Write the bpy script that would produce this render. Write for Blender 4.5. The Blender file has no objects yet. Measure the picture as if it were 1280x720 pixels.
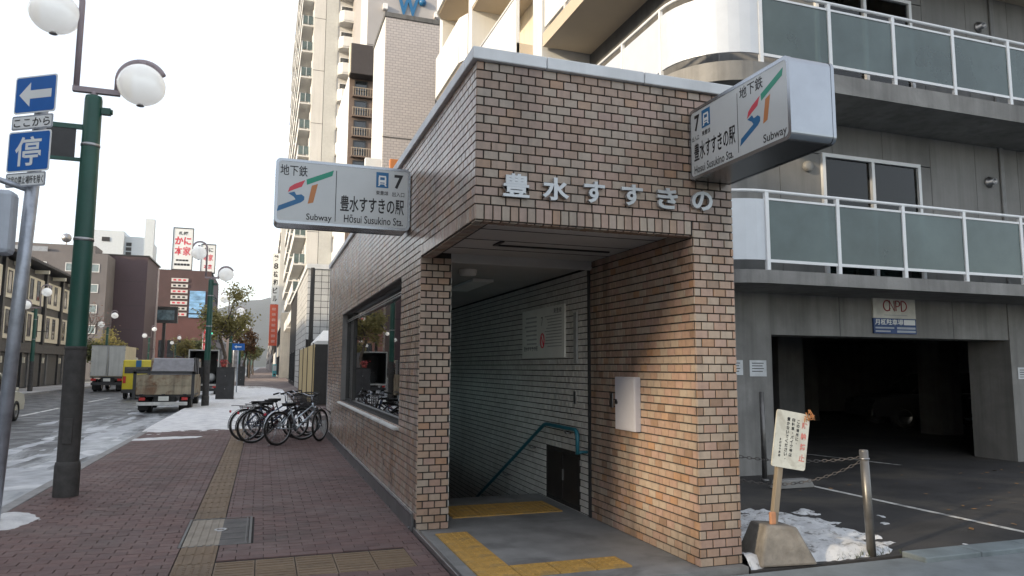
import bpy, math, random
from mathutils import Vector, Matrix, noise
R = math.radians
random.seed(7)
scene = bpy.context.scene
COL = scene.collection

# ------------------------------------------------------------------ camera
F_PX, CAM_H = 900.0, 1.55
def camera_axes():
    d = Vector(((328 - 640) / F_PX, -(458 - 360) / F_PX, 1.0)).normalized()
    h = Vector((math.cos(R(-0.3)), math.sin(R(-0.3)), 0))
    n = d.cross(h).normalized()
    if n.y < 0: n = -n
    r = n.cross(d)
    if r.x < 0: r = -r
    return Matrix((r, d, n))            # camera (right, up, forward) -> world (x, y, z)
CAM_M = camera_axes()
cam_data = bpy.data.cameras.new('camera'); cam = bpy.data.objects.new('camera', cam_data); COL.objects.link(cam)
cx, cy, cz = CAM_M.col[0], CAM_M.col[1], -CAM_M.col[2]
cam.matrix_world = Matrix(((cx[0], cy[0], cz[0], 0), (cx[1], cy[1], cz[1], 0), (cx[2], cy[2], cz[2], CAM_H), (0, 0, 0, 1)))
cam_data.sensor_width = 36; cam_data.lens = F_PX / 1280 * 36; cam_data.clip_start = .05; cam_data.clip_end = 12000
scene.camera = cam
def project(p):
    c = CAM_M.transposed() @ Vector((p[0], p[1], p[2] - CAM_H))
    if c.z < .05: return None
    return 640 + F_PX * c.x / c.z, 360 - F_PX * c.y / c.z

# ------------------------------------------------------------------ sky, sun, exposure
SUN_AZ, SUN_EL = R(20), R(15)          # direction the light travels in plan (from +x towards +y), elevation
world = bpy.data.worlds.new('World'); scene.world = world; world.use_nodes = True
wn = world.node_tree; wn.nodes.clear()
sky = wn.nodes.new('ShaderNodeTexSky'); sky.sky_type = 'NISHITA'; sky.sun_disc = False
sky.sun_elevation = SUN_EL; sky.sun_rotation = math.atan2(-math.cos(SUN_AZ), -math.sin(SUN_AZ))
sky.air_density = 1.0; sky.dust_density = 1.0; sky.ozone_density = 1.0; sky.altitude = 20
# a thin, even veil of high cloud over the blue sky: the photograph's sky is white all over
bg = wn.nodes.new('ShaderNodeBackground'); bg.inputs[1].default_value = .15
veil = wn.nodes.new('ShaderNodeMix'); veil.data_type = 'RGBA'; veil.blend_type = 'ADD'; veil.inputs[0].default_value = 1
veil.inputs[7].default_value = (5.9, 5.9, 6.0, 1)
wo = wn.nodes.new('ShaderNodeOutputWorld')
wn.links.new(sky.outputs[0], veil.inputs[6]); wn.links.new(veil.outputs[2], bg.inputs[0]); wn.links.new(bg.outputs[0], wo.inputs[0])
sun_data = bpy.data.lights.new('sun', 'SUN'); sun = bpy.data.objects.new('sun', sun_data); COL.objects.link(sun)
sun_data.energy = 5.0; sun_data.angle = R(2.0); sun_data.color = (1, .82, .58)
sd = Vector((math.cos(SUN_AZ) * math.cos(SUN_EL), math.sin(SUN_AZ) * math.cos(SUN_EL), -math.sin(SUN_EL)))
sun.rotation_euler = sd.to_track_quat('-Z', 'Y').to_euler(); sun.location = (-20, -10, 40)
scene.view_settings.view_transform = 'Standard'; scene.view_settings.look = 'None'
scene.view_settings.exposure = 0.0; scene.view_settings.gamma = 1
scene.view_settings.use_curve_mapping = False
scene.cycles.max_bounces = 6; scene.cycles.diffuse_bounces = 4; scene.cycles.glossy_bounces = 2
scene.cycles.transparent_max_bounces = 8; scene.cycles.caustics_reflective = False; scene.cycles.caustics_refractive = False
scene.cycles.use_denoising = True

# ------------------------------------------------------------------ mesh builder
WORLD_ROOTS = set()
class MB:
    def __init__(s): s.v = []; s.f = []; s.mi = []; s.sm = []
    def face(s, idx, m=0, smooth=False): s.f.append(idx); s.mi.append(m); s.sm.append(smooth)
    def quad(s, pts, m=0):
        n = len(s.v); s.v += [tuple(p) for p in pts]; s.face(tuple(range(n, n + len(pts))), m); return s
    def box(s, x0, x1, y0, y1, z0, z1, m=0):
        n = len(s.v)
        s.v += [(x0,y0,z0),(x1,y0,z0),(x1,y1,z0),(x0,y1,z0),(x0,y0,z1),(x1,y0,z1),(x1,y1,z1),(x0,y1,z1)]
        for q in ((0,3,2,1),(4,5,6,7),(0,1,5,4),(1,2,6,5),(2,3,7,6),(3,0,4,7)): s.face(tuple(n + i for i in q), m)
        return s
    def obox(s, c, hx, hy, hz, m=0):
        """box from centre and three half-vectors"""
        c, hx, hy, hz = map(Vector, (c, hx, hy, hz)); n = len(s.v)
        for a, b, d in ((-1,-1,-1),(1,-1,-1),(1,1,-1),(-1,1,-1),(-1,-1,1),(1,-1,1),(1,1,1),(-1,1,1)):
            s.v.append(tuple(c + hx * a + hy * b + hz * d))
        for q in ((0,3,2,1),(4,5,6,7),(0,1,5,4),(1,2,6,5),(2,3,7,6),(3,0,4,7)): s.face(tuple(n + i for i in q), m)
        return s
    def cyl(s, p0, p1, r0, r1=None, n=12, m=0, caps=True):
        p0, p1 = Vector(p0), Vector(p1); r1 = r0 if r1 is None else r1
        d = (p1 - p0).normalized(); a = d.orthogonal().normalized(); b = d.cross(a); k = len(s.v)
        for p, r in ((p0, r0), (p1, r1)):
            for i in range(n):
                t = 2 * math.pi * i / n; s.v.append(tuple(p + (a * math.cos(t) + b * math.sin(t)) * r))
        for i in range(n): j = (i + 1) % n; s.face((k + i, k + j, k + n + j, k + n + i), m, True)
        if caps:
            s.face(tuple(k + i for i in reversed(range(n))), m); s.face(tuple(k + n + i for i in range(n)), m)
        return s
    def tube(s, pts, r, n=8, m=0, closed=False, rad=None):
        pts = [Vector(p) for p in pts]; N = len(pts); k = len(s.v); up = None
        for i, p in enumerate(pts):
            if closed: d = pts[(i + 1) % N] - pts[i - 1]
            else: d = pts[min(i + 1, N - 1)] - pts[max(i - 1, 0)]
            d.normalize()
            if up is None: up = d.orthogonal().normalized()
            up = (up - d * up.dot(d)).normalized(); b = d.cross(up); rr = rad[i] if rad else r
            for j in range(n):
                t = 2 * math.pi * j / n; s.v.append(tuple(p + (up * math.cos(t) + b * math.sin(t)) * rr))
        for i in range(N if closed else N - 1):
            i2 = (i + 1) % N
            for j in range(n):
                j2 = (j + 1) % n; s.face((k + i*n + j, k + i*n + j2, k + i2*n + j2, k + i2*n + j), m, True)
        if not closed:
            s.face(tuple(k + j for j in reversed(range(n))), m); s.face(tuple(k + (N - 1)*n + j for j in range(n)), m)
        return s
    def lathe(s, prof, c=(0,0,0), n=20, m=0, axis='z'):
        k = len(s.v); c = Vector(c)
        for r, z in prof:
            for i in range(n):
                t = 2 * math.pi * i / n; q = (r * math.cos(t), r * math.sin(t), z)
                if axis == 'y': q = (q[0], q[2], q[1])
                if axis == 'x': q = (q[2], q[0], q[1])
                s.v.append(tuple(c + Vector(q)))
        for a in range(len(prof) - 1):
            for i in range(n):
                j = (i + 1) % n; s.face((k + a*n + i, k + a*n + j, k + (a+1)*n + j, k + (a+1)*n + i), m, True)
        return s
    def ball(s, c, r, n=16, m=0, sz=1):
        h = n // 2
        return s.lathe([(max(1e-4, r * math.sin(math.pi * i / h)), -r * sz * math.cos(math.pi * i / h)) for i in range(h + 1)], c, n, m)
    def prism(s, poly, o, U, V, N, d, m=0, ms=None, smooth=False):
        """polygon (u,v) on plane o+uU+vV, front at +N*d, back at 0"""
        o, U, V, N = map(Vector, (o, U, V, N)); k = len(s.v); n = len(poly)
        for dd in (0, d):
            for u, v in poly: s.v.append(tuple(o + U * u + V * v + N * dd))
        ar = sum(poly[i][0] * poly[(i+1) % n][1] - poly[(i+1) % n][0] * poly[i][1] for i in range(n))
        flip = (ar * U.cross(V).dot(N) * (1 if d > 0 else -1)) < 0
        fr = tuple(k + n + i for i in range(n)); bk = tuple(k + i for i in reversed(range(n)))
        s.face(fr[::-1] if flip else fr, m); s.face(bk[::-1] if flip else bk, m)
        for i in range(n):
            j = (i + 1) % n; q = (k + i, k + j, k + n + j, k + n + i); s.face(q[::-1] if flip else q, m if ms is None else ms, smooth)
        return s
    def mesh(s, name, mats):
        me = bpy.data.meshes.new(name); me.from_pydata(s.v, [], s.f)
        for a in (mats if isinstance(mats, (list, tuple)) else [mats]): me.materials.append(a)
        me.polygons.foreach_set('material_index', s.mi); me.polygons.foreach_set('use_smooth', s.sm); me.update()
        return me
    def build(s, name, mats, parent=None, bevel=0, **props):
        o = bpy.data.objects.new(name, s.mesh(name, mats)); COL.objects.link(o); adopt(o, parent)
        if bevel:
            b = o.modifiers.new('bevel', 'BEVEL'); b.width = bevel; b.segments = 2; b.limit_method = 'ANGLE'; b.angle_limit = R(40)
        for k, v in props.items(): o[k] = v
        return o
def adopt(o, parent):
    if parent is None: return
    o.parent = parent
    if parent.name in WORLD_ROOTS: o.matrix_parent_inverse = Matrix.Translation(-parent.location)
def thing(name, label, cat, loc=(0,0,0), group=None, world=True, rz=0):
    o = bpy.data.objects.new(name, None); COL.objects.link(o); o.location = loc; o.rotation_euler.z = rz
    o.empty_display_size = .2; o['label'] = label; o['category'] = cat
    if group: o['group'] = group
    if world: WORLD_ROOTS.add(o.name)
    return o
def tag(o, label, cat, group=None):
    o['label'] = label; o['category'] = cat
    if group: o['group'] = group
    return o
def copy_tree(o, loc, rz, label, group=None, parent=None):
    c = o.copy(); COL.objects.link(c)
    if parent is None:
        c.location = loc; c.rotation_euler = (0, 0, rz); c['label'] = label
        if group: c['group'] = group
    else: c.parent = parent
    for ch in list(o.children): copy_tree(ch, None, 0, None, None, c)
    return c
def struct(mb, name, mats, **kw): return mb.build(name, mats, kind='structure', **kw)
def rrect(w, h, r, n=5, x=0, y=0):
    out = []
    for cxx, cyy, a in ((w - r, r, -90), (w - r, h - r, 0), (r, h - r, 90), (r, r, 180)):
        for i in range(n + 1):
            t = R(a + 90 * i / n); out.append((x + cxx + r * math.cos(t), y + cyy + r * math.sin(t)))
    return out
_fcache = {}
def text_mesh(txt, bold=0.0, vertical=False):
    key = (txt, bold)
    if key in _fcache: return _fcache[key]
    cu = bpy.data.curves.new('lettering', 'FONT'); cu.body = txt; cu.size = 1; cu.offset = bold; cu.resolution_u = 3
    o = bpy.data.objects.new('lettering', cu); COL.objects.link(o)
    dg = bpy.context.evaluated_depsgraph_get(); me = bpy.data.meshes.new_from_object(o.evaluated_get(dg))
    vs = [tuple(v.co) for v in me.vertices]; fs = [tuple(p.vertices) for p in me.polygons]
    bpy.data.objects.remove(o); bpy.data.curves.remove(cu); bpy.data.meshes.remove(me)
    _fcache[key] = (vs, fs); return vs, fs
def lettering(txt, o, U, V, N, w, h, m, parent=None, name='lettering', bold=0.0, lift=.002, thick=0, keep=False, mb=None, mi=0):
    """flat lettering fitted into the w x h box whose lower left corner is o, on the plane U, V (unit), N outward"""
    vs, fs = text_mesh(txt, bold)
    if not vs: return None
    x0 = min(v[0] for v in vs); x1 = max(v[0] for v in vs); y0 = min(v[1] for v in vs); y1 = max(v[1] for v in vs)
    sx = w / max(x1 - x0, 1e-6); sy = h / max(y1 - y0, 1e-6)
    if keep: sx = sy = min(sx, sy)
    o, U, V, N = map(Vector, (o, U, V, N)); b = mb or MB(); k = len(b.v); n = len(vs)
    ox = (w - sx * (x1 - x0)) / 2; oy = (h - sy * (y1 - y0)) / 2
    pos = [o + U * ((v[0] - x0) * sx + ox) + V * ((v[1] - y0) * sy + oy) for v in vs]
    flip = U.cross(V).dot(N) < 0
    b.v += [tuple(p + N * (lift + thick)) for p in pos]
    for f in fs:
        q = tuple(k + i for i in f); b.face(q[::-1] if flip else q, mi)
    if thick:
        b.v += [tuple(p + N * lift) for p in pos]
        cnt = {}
        for f in fs:
            for i in range(len(f)):
                a, c = f[i], f[(i + 1) % len(f)]
                cnt[(a, c)] = cnt.get((a, c), 0) + 1
        for (a, c) in cnt:
            if (c, a) not in cnt:
                q = (k + a, k + n + a, k + n + c, k + c); b.face(q[::-1] if flip else q, mi)
    if mb: return None
    return b.build(name, m, parent)

# ------------------------------------------------------------------ materials
def nt(name):
    m = bpy.data.materials.new(name); m.use_nodes = True; t = m.node_tree
    return m, t, t.nodes['Principled BSDF']
def N_(t, typ, **kw):
    n = t.nodes.new(typ)
    for k, v in kw.items(): setattr(n, k, v)
    return n
def mixc(t, fac, a, b, mode='MIX'):
    n = t.nodes.new('ShaderNodeMix'); n.data_type = 'RGBA'; n.blend_type = mode
    for i, x in ((0, fac), (6, a), (7, b)):
        if isinstance(x, (int, float)): n.inputs[i].default_value = x
        elif isinstance(x, (tuple, list)): n.inputs[i].default_value = (*x[:3], 1)
        else: t.links.new(x, n.inputs[i])
    return n.outputs[2]
def ramp(t, fac, stops):
    n = t.nodes.new('ShaderNodeValToRGB'); e = n.color_ramp.elements
    while len(e) < len(stops): e.new(.5)
    for el, (p, c) in zip(e, stops):
        el.position = p; el.color = (*c, 1) if len(c) == 3 else c
    if fac is not None: t.links.new(fac, n.inputs[0])
    return n.outputs[0]
def noise_n(t, scale, detail=4, vec=None, stretch=None, rough=.6, dist=0):
    if vec is None: vec = N_(t, 'ShaderNodeTexCoord').outputs['Object']
    if stretch:
        mp = N_(t, 'ShaderNodeMapping'); mp.inputs['Scale'].default_value = stretch; t.links.new(vec, mp.inputs[0]); vec = mp.outputs[0]
    n = N_(t, 'ShaderNodeTexNoise'); n.inputs['Scale'].default_value = scale; n.inputs['Detail'].default_value = detail
    n.inputs['Roughness'].default_value = rough; n.inputs['Distortion'].default_value = dist
    t.links.new(vec, n.inputs['Vector']); return n.outputs[0]
def bump(t, bs, h, strength=.3, dist=.01):
    b = N_(t, 'ShaderNodeBump'); b.inputs['Strength'].default_value = strength; b.inputs['Distance'].default_value = dist
    t.links.new(h, b.inputs['Height']); t.links.new(b.outputs[0], bs.inputs['Normal'])
def pm(name, col, rough=.6, metal=0, var=.18, scale=4, bmp=0, bscale=60, stretch=None, col2=None, spec=.5, streak=0, randisl=0):
    m, t, b = nt(name)
    lo = tuple(c * (1 - var) for c in col); hi = tuple(min(1, c * (1 + var)) for c in col)
    f = noise_n(t, scale, 5, stretch=stretch)
    c = ramp(t, f, [(.3, lo), (.7, hi)])
    if col2:
        f2 = noise_n(t, scale * .6, 6, dist=.6); c = mixc(t, ramp(t, f2, [(.5, (0,0,0)), (.66, (1,1,1))]), c, col2)
    if streak:
        f3 = noise_n(t, 5, 4, stretch=(1, 1, .06)); c = mixc(t, ramp(t, f3, [(.45, (0,0,0)), (.75, (streak,)*3)]), c, tuple(x * .35 for x in col))
    if randisl:
        g = N_(t, 'ShaderNodeNewGeometry').outputs['Random Per Island']; oi = N_(t, 'ShaderNodeObjectInfo').outputs['Random']
        a = N_(t, 'ShaderNodeMath', operation='ADD'); t.links.new(g, a.inputs[0]); t.links.new(oi, a.inputs[1])
        fr = N_(t, 'ShaderNodeMath', operation='FRACT'); t.links.new(a.outputs[0], fr.inputs[0])
        c = mixc(t, 1.0, c, ramp(t, fr.outputs[0], [(0, (1 - randisl,)*3), (1, (1,)*3)]), 'MULTIPLY')
    t.links.new(c, b.inputs['Base Color'])
    b.inputs['Roughness'].default_value = rough; b.inputs['Metallic'].default_value = metal; b.inputs['Specular IOR Level'].default_value = spec
    if bmp: bump(t, b, noise_n(t, bscale, 4), bmp, .01)
    return m
def rand_fac(t):
    g = N_(t, 'ShaderNodeNewGeometry').outputs['Random Per Island']; oi = N_(t, 'ShaderNodeObjectInfo').outputs['Random']
    a = N_(t, 'ShaderNodeMath', operation='ADD'); t.links.new(g, a.inputs[0]); t.links.new(oi, a.inputs[1])
    fr = N_(t, 'ShaderNodeMath', operation='FRACT'); t.links.new(a.outputs[0], fr.inputs[0]); return fr.outputs[0]
def tile_material(name, stops, rough, bmp=.15, bscale=30, grime=.25, salt=0, streak=0):
    m, t, b = nt(name); f = rand_fac(t); n = ramp(t, f, stops); n_ = t.nodes[-1]
    geo = N_(t, 'ShaderNodeNewGeometry').outputs['Position']
    v = noise_n(t, 18, 4, vec=geo); c = mixc(t, 1.0, n, ramp(t, v, [(.25, (.84,)*3), (.75, (1.08,)*3)]), 'MULTIPLY')
    w = noise_n(t, 1.1, 6, vec=geo, stretch=(1, 1, .45)); c = mixc(t, ramp(t, w, [(.5, (0,)*3), (.72, (grime,)*3)]), c, (.06, .05, .045))
    if salt: c = mixc(t, ramp(t, noise_n(t, .7, 7, vec=geo, rough=.65), [(.48, (0,)*3), (.75, (salt,)*3)]), c, (.30,.27,.26))
    if streak: c = mixc(t, ramp(t, noise_n(t, 3.2, 5, vec=geo, stretch=(1, 1, .09)), [(.5, (0,)*3), (.74, (streak,)*3)]), c, (.10,.085,.07))
    t.links.new(c, b.inputs['Base Color'])
    rr = N_(t, 'ShaderNodeMapRange'); rr.inputs[3].default_value = rough * .75; rr.inputs[4].default_value = min(1, rough * 1.6); t.links.new(noise_n(t, 4, 4, vec=geo), rr.inputs[0]); t.links.new(rr.outputs[0], b.inputs['Roughness'])
    bump(t, b, noise_n(t, bscale, 3, vec=geo), bmp, .01); return m
TILE = tile_material('wall_tile_pink', [(0, (.25,.17,.125)), (.04, (.31,.21,.15)), (.10, (.35,.243,.183)), (.3, (.365,.262,.20)), (.38, (.37,.298,.237)), (.6, (.385,.315,.252)), (.66, (.36,.247,.193)), (.86, (.375,.262,.215)), (.9, (.38,.32,.262)), (.96, (.38,.24,.155)), (1, (.36,.22,.14))], .20, .06, 22, streak=.6)
TILE_IN = tile_material('wall_tile_inner', [(0, (.52,.51,.48)), (.3, (.60,.59,.56)), (.6, (.63,.62,.59)), (.85, (.57,.55,.52)), (1, (.54,.52,.50))], .3)
MORTAR = pm('mortar', (.022,.020,.019), .9, var=.3, scale=20, bmp=.3)
PAVER = tile_material('paver', [(0, (.102,.064,.061)), (.4, (.13,.080,.075)), (.75, (.148,.090,.083)), (1, (.115,.074,.072))], .7, .5, 90, .55, salt=.22)
TACT_OLD = tile_material('tactile_worn', [(0, (.165,.115,.072)), (1, (.20,.145,.095))], .8, .4, 80, .4)
TACT_NEW = pm('tactile_yellow', (.44,.26,.065), .65, var=.2, scale=8, bmp=.2, col2=(.30,.20,.08))
CONC = pm('concrete', (.255,.25,.24), .85, var=.22, scale=1.3, bmp=.3, bscale=25, streak=.55, col2=(.20,.196,.188))
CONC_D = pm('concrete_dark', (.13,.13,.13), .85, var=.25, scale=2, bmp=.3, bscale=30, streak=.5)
FLOORC = pm('entrance_floor', (.205,.207,.205), .7, var=.25, scale=2.5, bmp=.2, bscale=70, col2=(.13,.13,.13))
STEEL = pm('stainless', (.36,.38,.41), .27, 1, var=.06, scale=3)
STEEL_D = pm('steel_dull', (.36,.36,.37), .4, 1, var=.15, scale=6)
ALU = pm('white_aluminium', (.78,.79,.80), .35, var=.05)
WHITE = pm('white_paint', (.80,.80,.78), .5, var=.06)
CREAMW = pm('cream_wall', (.66,.61,.52), .8, var=.1, scale=1, streak=.25)
PANELW = pm('sign_face_white', (.74,.76,.76), .3, var=.03)
BLACK = pm('black_print', (.012,.012,.014), .5, var=.1)
DARK = pm('dark_metal', (.03,.03,.032), .45, var=.3)
RUBBER = pm('rubber', (.018,.018,.018), .8, var=.3)
GREEN = pm('lamp_post_green', (.012,.075,.055), .4, var=.15, scale=3)
POSTB = pm('lamp_post_wrap', (.055,.052,.050), .8, var=.3, scale=9, bmp=.4, bscale=70)
ARMP = pm('lamp_arm_mauve', (.30,.25,.27), .5, var=.1)
GALV = pm('galvanised', (.38,.41,.46), .45, .6, var=.2, scale=8)
BLUE = pm('sign_blue', (.012,.12,.42), .35, var=.08)
PBLUE = pm('print_blue', (.015,.13,.30), .4, var=.05)
PGREEN = pm('print_green', (.01,.27,.17), .4, var=.05)
PRED = pm('print_red', (.60,.05,.08), .4, var=.05)
PORANGE = pm('print_orange', (.50,.19,.06), .4, var=.05)
GREYP = pm('grey_box_paint', (.40,.44,.50), .5, var=.1, streak=.3)
ASPH = pm('asphalt', (.045,.046,.05), .8, var=.3, scale=3, bmp=.5, bscale=150)
ASPH_Y = pm('asphalt_yard', (.032,.030,.030), .75, var=.45, scale=1.3, bmp=.8, bscale=90, col2=(.065,.058,.05))
KERB = pm('kerb_stone', (.26,.26,.26), .85, var=.2, scale=5, bmp=.4)
def glass(name, tint=(.6,.75,.75), refl=.9, rough=.02, base=.04):
    m = bpy.data.materials.new(name); m.use_nodes = True; t = m.node_tree; t.nodes.clear()
    o = N_(t, 'ShaderNodeOutputMaterial'); tr = N_(t, 'ShaderNodeBsdfTransparent'); tr.inputs[0].default_value = (*tint, 1)
    gl = N_(t, 'ShaderNodeBsdfGlossy'); gl.inputs[0].default_value = (refl,)*3 + (1,); gl.inputs['Roughness'].default_value = rough
    fr = N_(t, 'ShaderNodeFresnel'); fr.inputs[0].default_value = 1.5
    ad = N_(t, 'ShaderNodeMath', operation='ADD'); ad.inputs[1].default_value = base; t.links.new(fr.outputs[0], ad.inputs[0])
    mx = N_(t, 'ShaderNodeMixShader'); t.links.new(ad.outputs[0], mx.inputs[0]); t.links.new(tr.outputs[0], mx.inputs[1]); t.links.new(gl.outputs[0], mx.inputs[2])
    t.links.new(mx.outputs[0], o.inputs[0]); return m
GLASS = glass('window_glass', (.78,.93,.94), 1, .01, .03)
GLASS_S = glass('balcony_window_glass', (.5,.55,.55), .9, .01, .0)
GLASS_D = pm('dark_window', (.02,.025,.03), .06, var=.3, scale=.6, spec=.9)
FROST = pm('frosted_panel', (.115,.152,.15), .2, var=.28, scale=.9, spec=.6, randisl=.18)
def see_through(m, f, tint):
    t = m.node_tree; b = t.nodes['Principled BSDF']; tr = N_(t, 'ShaderNodeBsdfTransparent'); tr.inputs[0].default_value = (*tint, 1); mx = N_(t, 'ShaderNodeMixShader'); mx.inputs[0].default_value = f
    t.links.new(b.outputs[0], mx.inputs[1]); t.links.new(tr.outputs[0], mx.inputs[2]); t.links.new(mx.outputs[0], t.nodes['Material Output'].inputs[0])
see_through(FROST, .22, (.7,.9,.92))
def snow_mat():
    m, t, b = nt('snow'); f = noise_n(t, 3, 6)
    t.links.new(ramp(t, f, [(.25, (.50,.51,.53)), (.45, (.70,.71,.73)), (.65, (.84,.85,.86))]), b.inputs['Base Color']); b.inputs['Roughness'].default_value = .7
    bump(t, b, noise_n(t, 22, 7, rough=.75), .9, .04); return m
SNOW = snow_mat()
SNOW_D = snow_mat(); SNOW_D.name = 'dirty_snow'
_t = SNOW_D.node_tree; _b = _t.nodes['Principled BSDF']; _c = _b.inputs['Base Color'].links[0].from_socket
_t.links.new(mixc(_t, ramp(_t, noise_n(_t, 9, 8, rough=.75), [(.52, (0,)*3), (.63, (.9,)*3)]), _c, (.10,.085,.07)), _b.inputs['Base Color'])
SLUSH = pm('slush', (.34,.36,.39), .55, var=.35, scale=2.5, bmp=.5, bscale=35, col2=(.56,.58,.6))
X_, Y_, Z_ = Vector((1,0,0)), Vector((0,1,0)), Vector((0,0,1))

# ================================================================== ground, road, pavement
def ground():
    b = MB(); L = 6000; hx0, hx1, hy0, hy1 = 1.6, 3.4, 8.3, 17.2; z = -.14
    b.quad([(-L,-L,z),(L,-L,z),(L,hy0,z),(-L,hy0,z)]); b.quad([(-L,hy1,z),(L,hy1,z),(L,L,z),(-L,L,z)])
    b.quad([(-L,hy0,z),(hx0,hy0,z),(hx0,hy1,z),(-L,hy1,z)]); b.quad([(hx1,hy0,z),(L,hy0,z),(L,hy1,z),(hx1,hy1,z)])
    struct(b, 'ground', pm('ground_soil', (.10,.10,.10), .9, var=.3, scale=.1))
ground()
def road_mat():
    m, t, b = nt('road_asphalt'); P = N_(t, 'ShaderNodeNewGeometry').outputs['Position']
    base = ramp(t, noise_n(t, 1.2, 6, vec=P, stretch=(1, .15, 1)), [(.3, (.030,.032,.036)), (.7, (.062,.064,.068))])
    sep = N_(t, 'ShaderNodeSeparateXYZ'); t.links.new(P, sep.inputs[0])
    mr = N_(t, 'ShaderNodeMapRange'); mr.inputs[1].default_value = -7.6; mr.inputs[2].default_value = -3.2; t.links.new(sep.outputs[0], mr.inputs[0])
    mr.inputs[3].default_value = -.34; mr.inputs[4].default_value = .08
    n1 = noise_n(t, .9, 8, vec=P, stretch=(1.5, .22, 1), rough=.7, dist=.8)
    ad = N_(t, 'ShaderNodeMath', operation='ADD'); t.links.new(n1, ad.inputs[0]); t.links.new(mr.outputs[0], ad.inputs[1])
    f = ramp(t, ad.outputs[0], [(.44, (0,0,0)), (.58, (.6,.6,.6)), (.8, (.95,.95,.95))])
    c = mixc(t, f, base, ramp(t, noise_n(t, 5, 6, vec=P, stretch=(1, .3, 1)), [(.3, (.30,.33,.36)), (.7, (.60,.63,.66))]))
    t.links.new(c, b.inputs['Base Color'])
    t.links.new(ramp(t, noise_n(t, 2, 4, vec=P), [(.35, (.35,)*3), (.7, (.75,)*3)]), b.inputs['Roughness'])
    bump(t, b, noise_n(t, 60, 5, vec=P), .4, .01); return m
struct(MB().quad([(-12.4,-60,-.13),(-2.65,-60,-.13),(-2.65,900,-.13),(-12.4,900,-.13)]), 'road', road_mat())
def dashes():
    b = MB()
    for k in range(-2, 60): b.quad([(-7.58, 8 + k*10, -.126), (-7.43, 8 + k*10, -.126), (-7.43, 13 + k*10, -.126), (-7.58, 13 + k*10, -.126)])
    struct(b, 'lane_marking', pm('road_paint', (.62,.62,.60), .7, var=.2, scale=4, col2=(.2,.2,.2)))
dashes()
kerb = struct(MB().box(-2.645, -2.50, -30, 7.2, -.2, .002).box(-2.645, -2.50, 7.2, 36, -.2, -.012).box(-2.65, -2.50, 36, 900, -.2, .004), 'kerb', KERB)
KST = MB().box(-.072, .073, .004, .896, -.08, .016).mesh('kerb_stone', KERB)
for k in range(32):
    o = bpy.data.objects.new('kerb_stone', KST); COL.objects.link(o); o.parent = kerb; o.location = (-2.576 + random.uniform(-.003, .003), 7.2 + k*.9, -.012 + random.uniform(-.002, .002))
    bv = o.modifiers.new('bevel', 'BEVEL'); bv.width = .01; bv.segments = 2
struct(MB().box(-12.4, -12.25, -60, 900, -.2, .0), 'kerb_opposite', KERB)
struct(MB().box(-15.6, -12.405, -60, 900, -.2, -.01), 'sidewalk_opposite', pm('pavement_far', (.30,.30,.31), .85, var=.3, scale=.6, col2=(.62,.63,.65)))
# right-hand pavement: dark brick pavers, built one by one near the camera
sidewalk = struct(MB().box(-2.495, 1.40, -30, 24.0, -.2, -.012), 'sidewalk', MORTAR)
struct(MB().box(-2.495, 3.0, 24.0, 900, -.2, .0), 'sidewalk_far', pm('pavement_far_pavers', (.14,.105,.10), .8, var=.25, scale=.8, col2=(.26,.22,.2)))
struct(MB().box(1.405, 40, -30, 4.80, -.2, -.006), 'gutter', pm('gutter_concrete', (.17,.19,.20), .8, var=.3, scale=2, bmp=.3))
struct(MB().box(3.64, 40, 4.86, 24.0, -.2, -.004), 'parking_yard', ASPH_Y)
YKM = pm('yard_kerb_stone', (.16,.19,.20), .8, var=.2, scale=4, bmp=.3)
yk = struct(MB().box(5.15, 24, 4.64, 4.84, -.2, -.01), 'yard_kerb', YKM)
for k in range(14): MB().box(5.15 + k*.62, 5.763 + k*.62, 4.62, 4.855, -.19, .035).build('kerb_stone', YKM, yk, bevel=.01)
struct(MB().quad([(6.98,4.9,.0),(7.06,4.9,.0),(7.06,8.6,.0),(6.98,8.6,.0)]).quad([(9.9,9.3,.0),(9.98,9.3,.0),(9.2,12.5,.0),(9.12,12.5,.0)]).quad([(12.0,4.9,0),(12.08,4.9,0),(12.08,8.6,0),(12.0,8.6,0)]),
       'parking_line', pm('parking_paint', (.50,.49,.46), .8, var=.25, scale=9, col2=(.15,.15,.15)))

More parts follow.
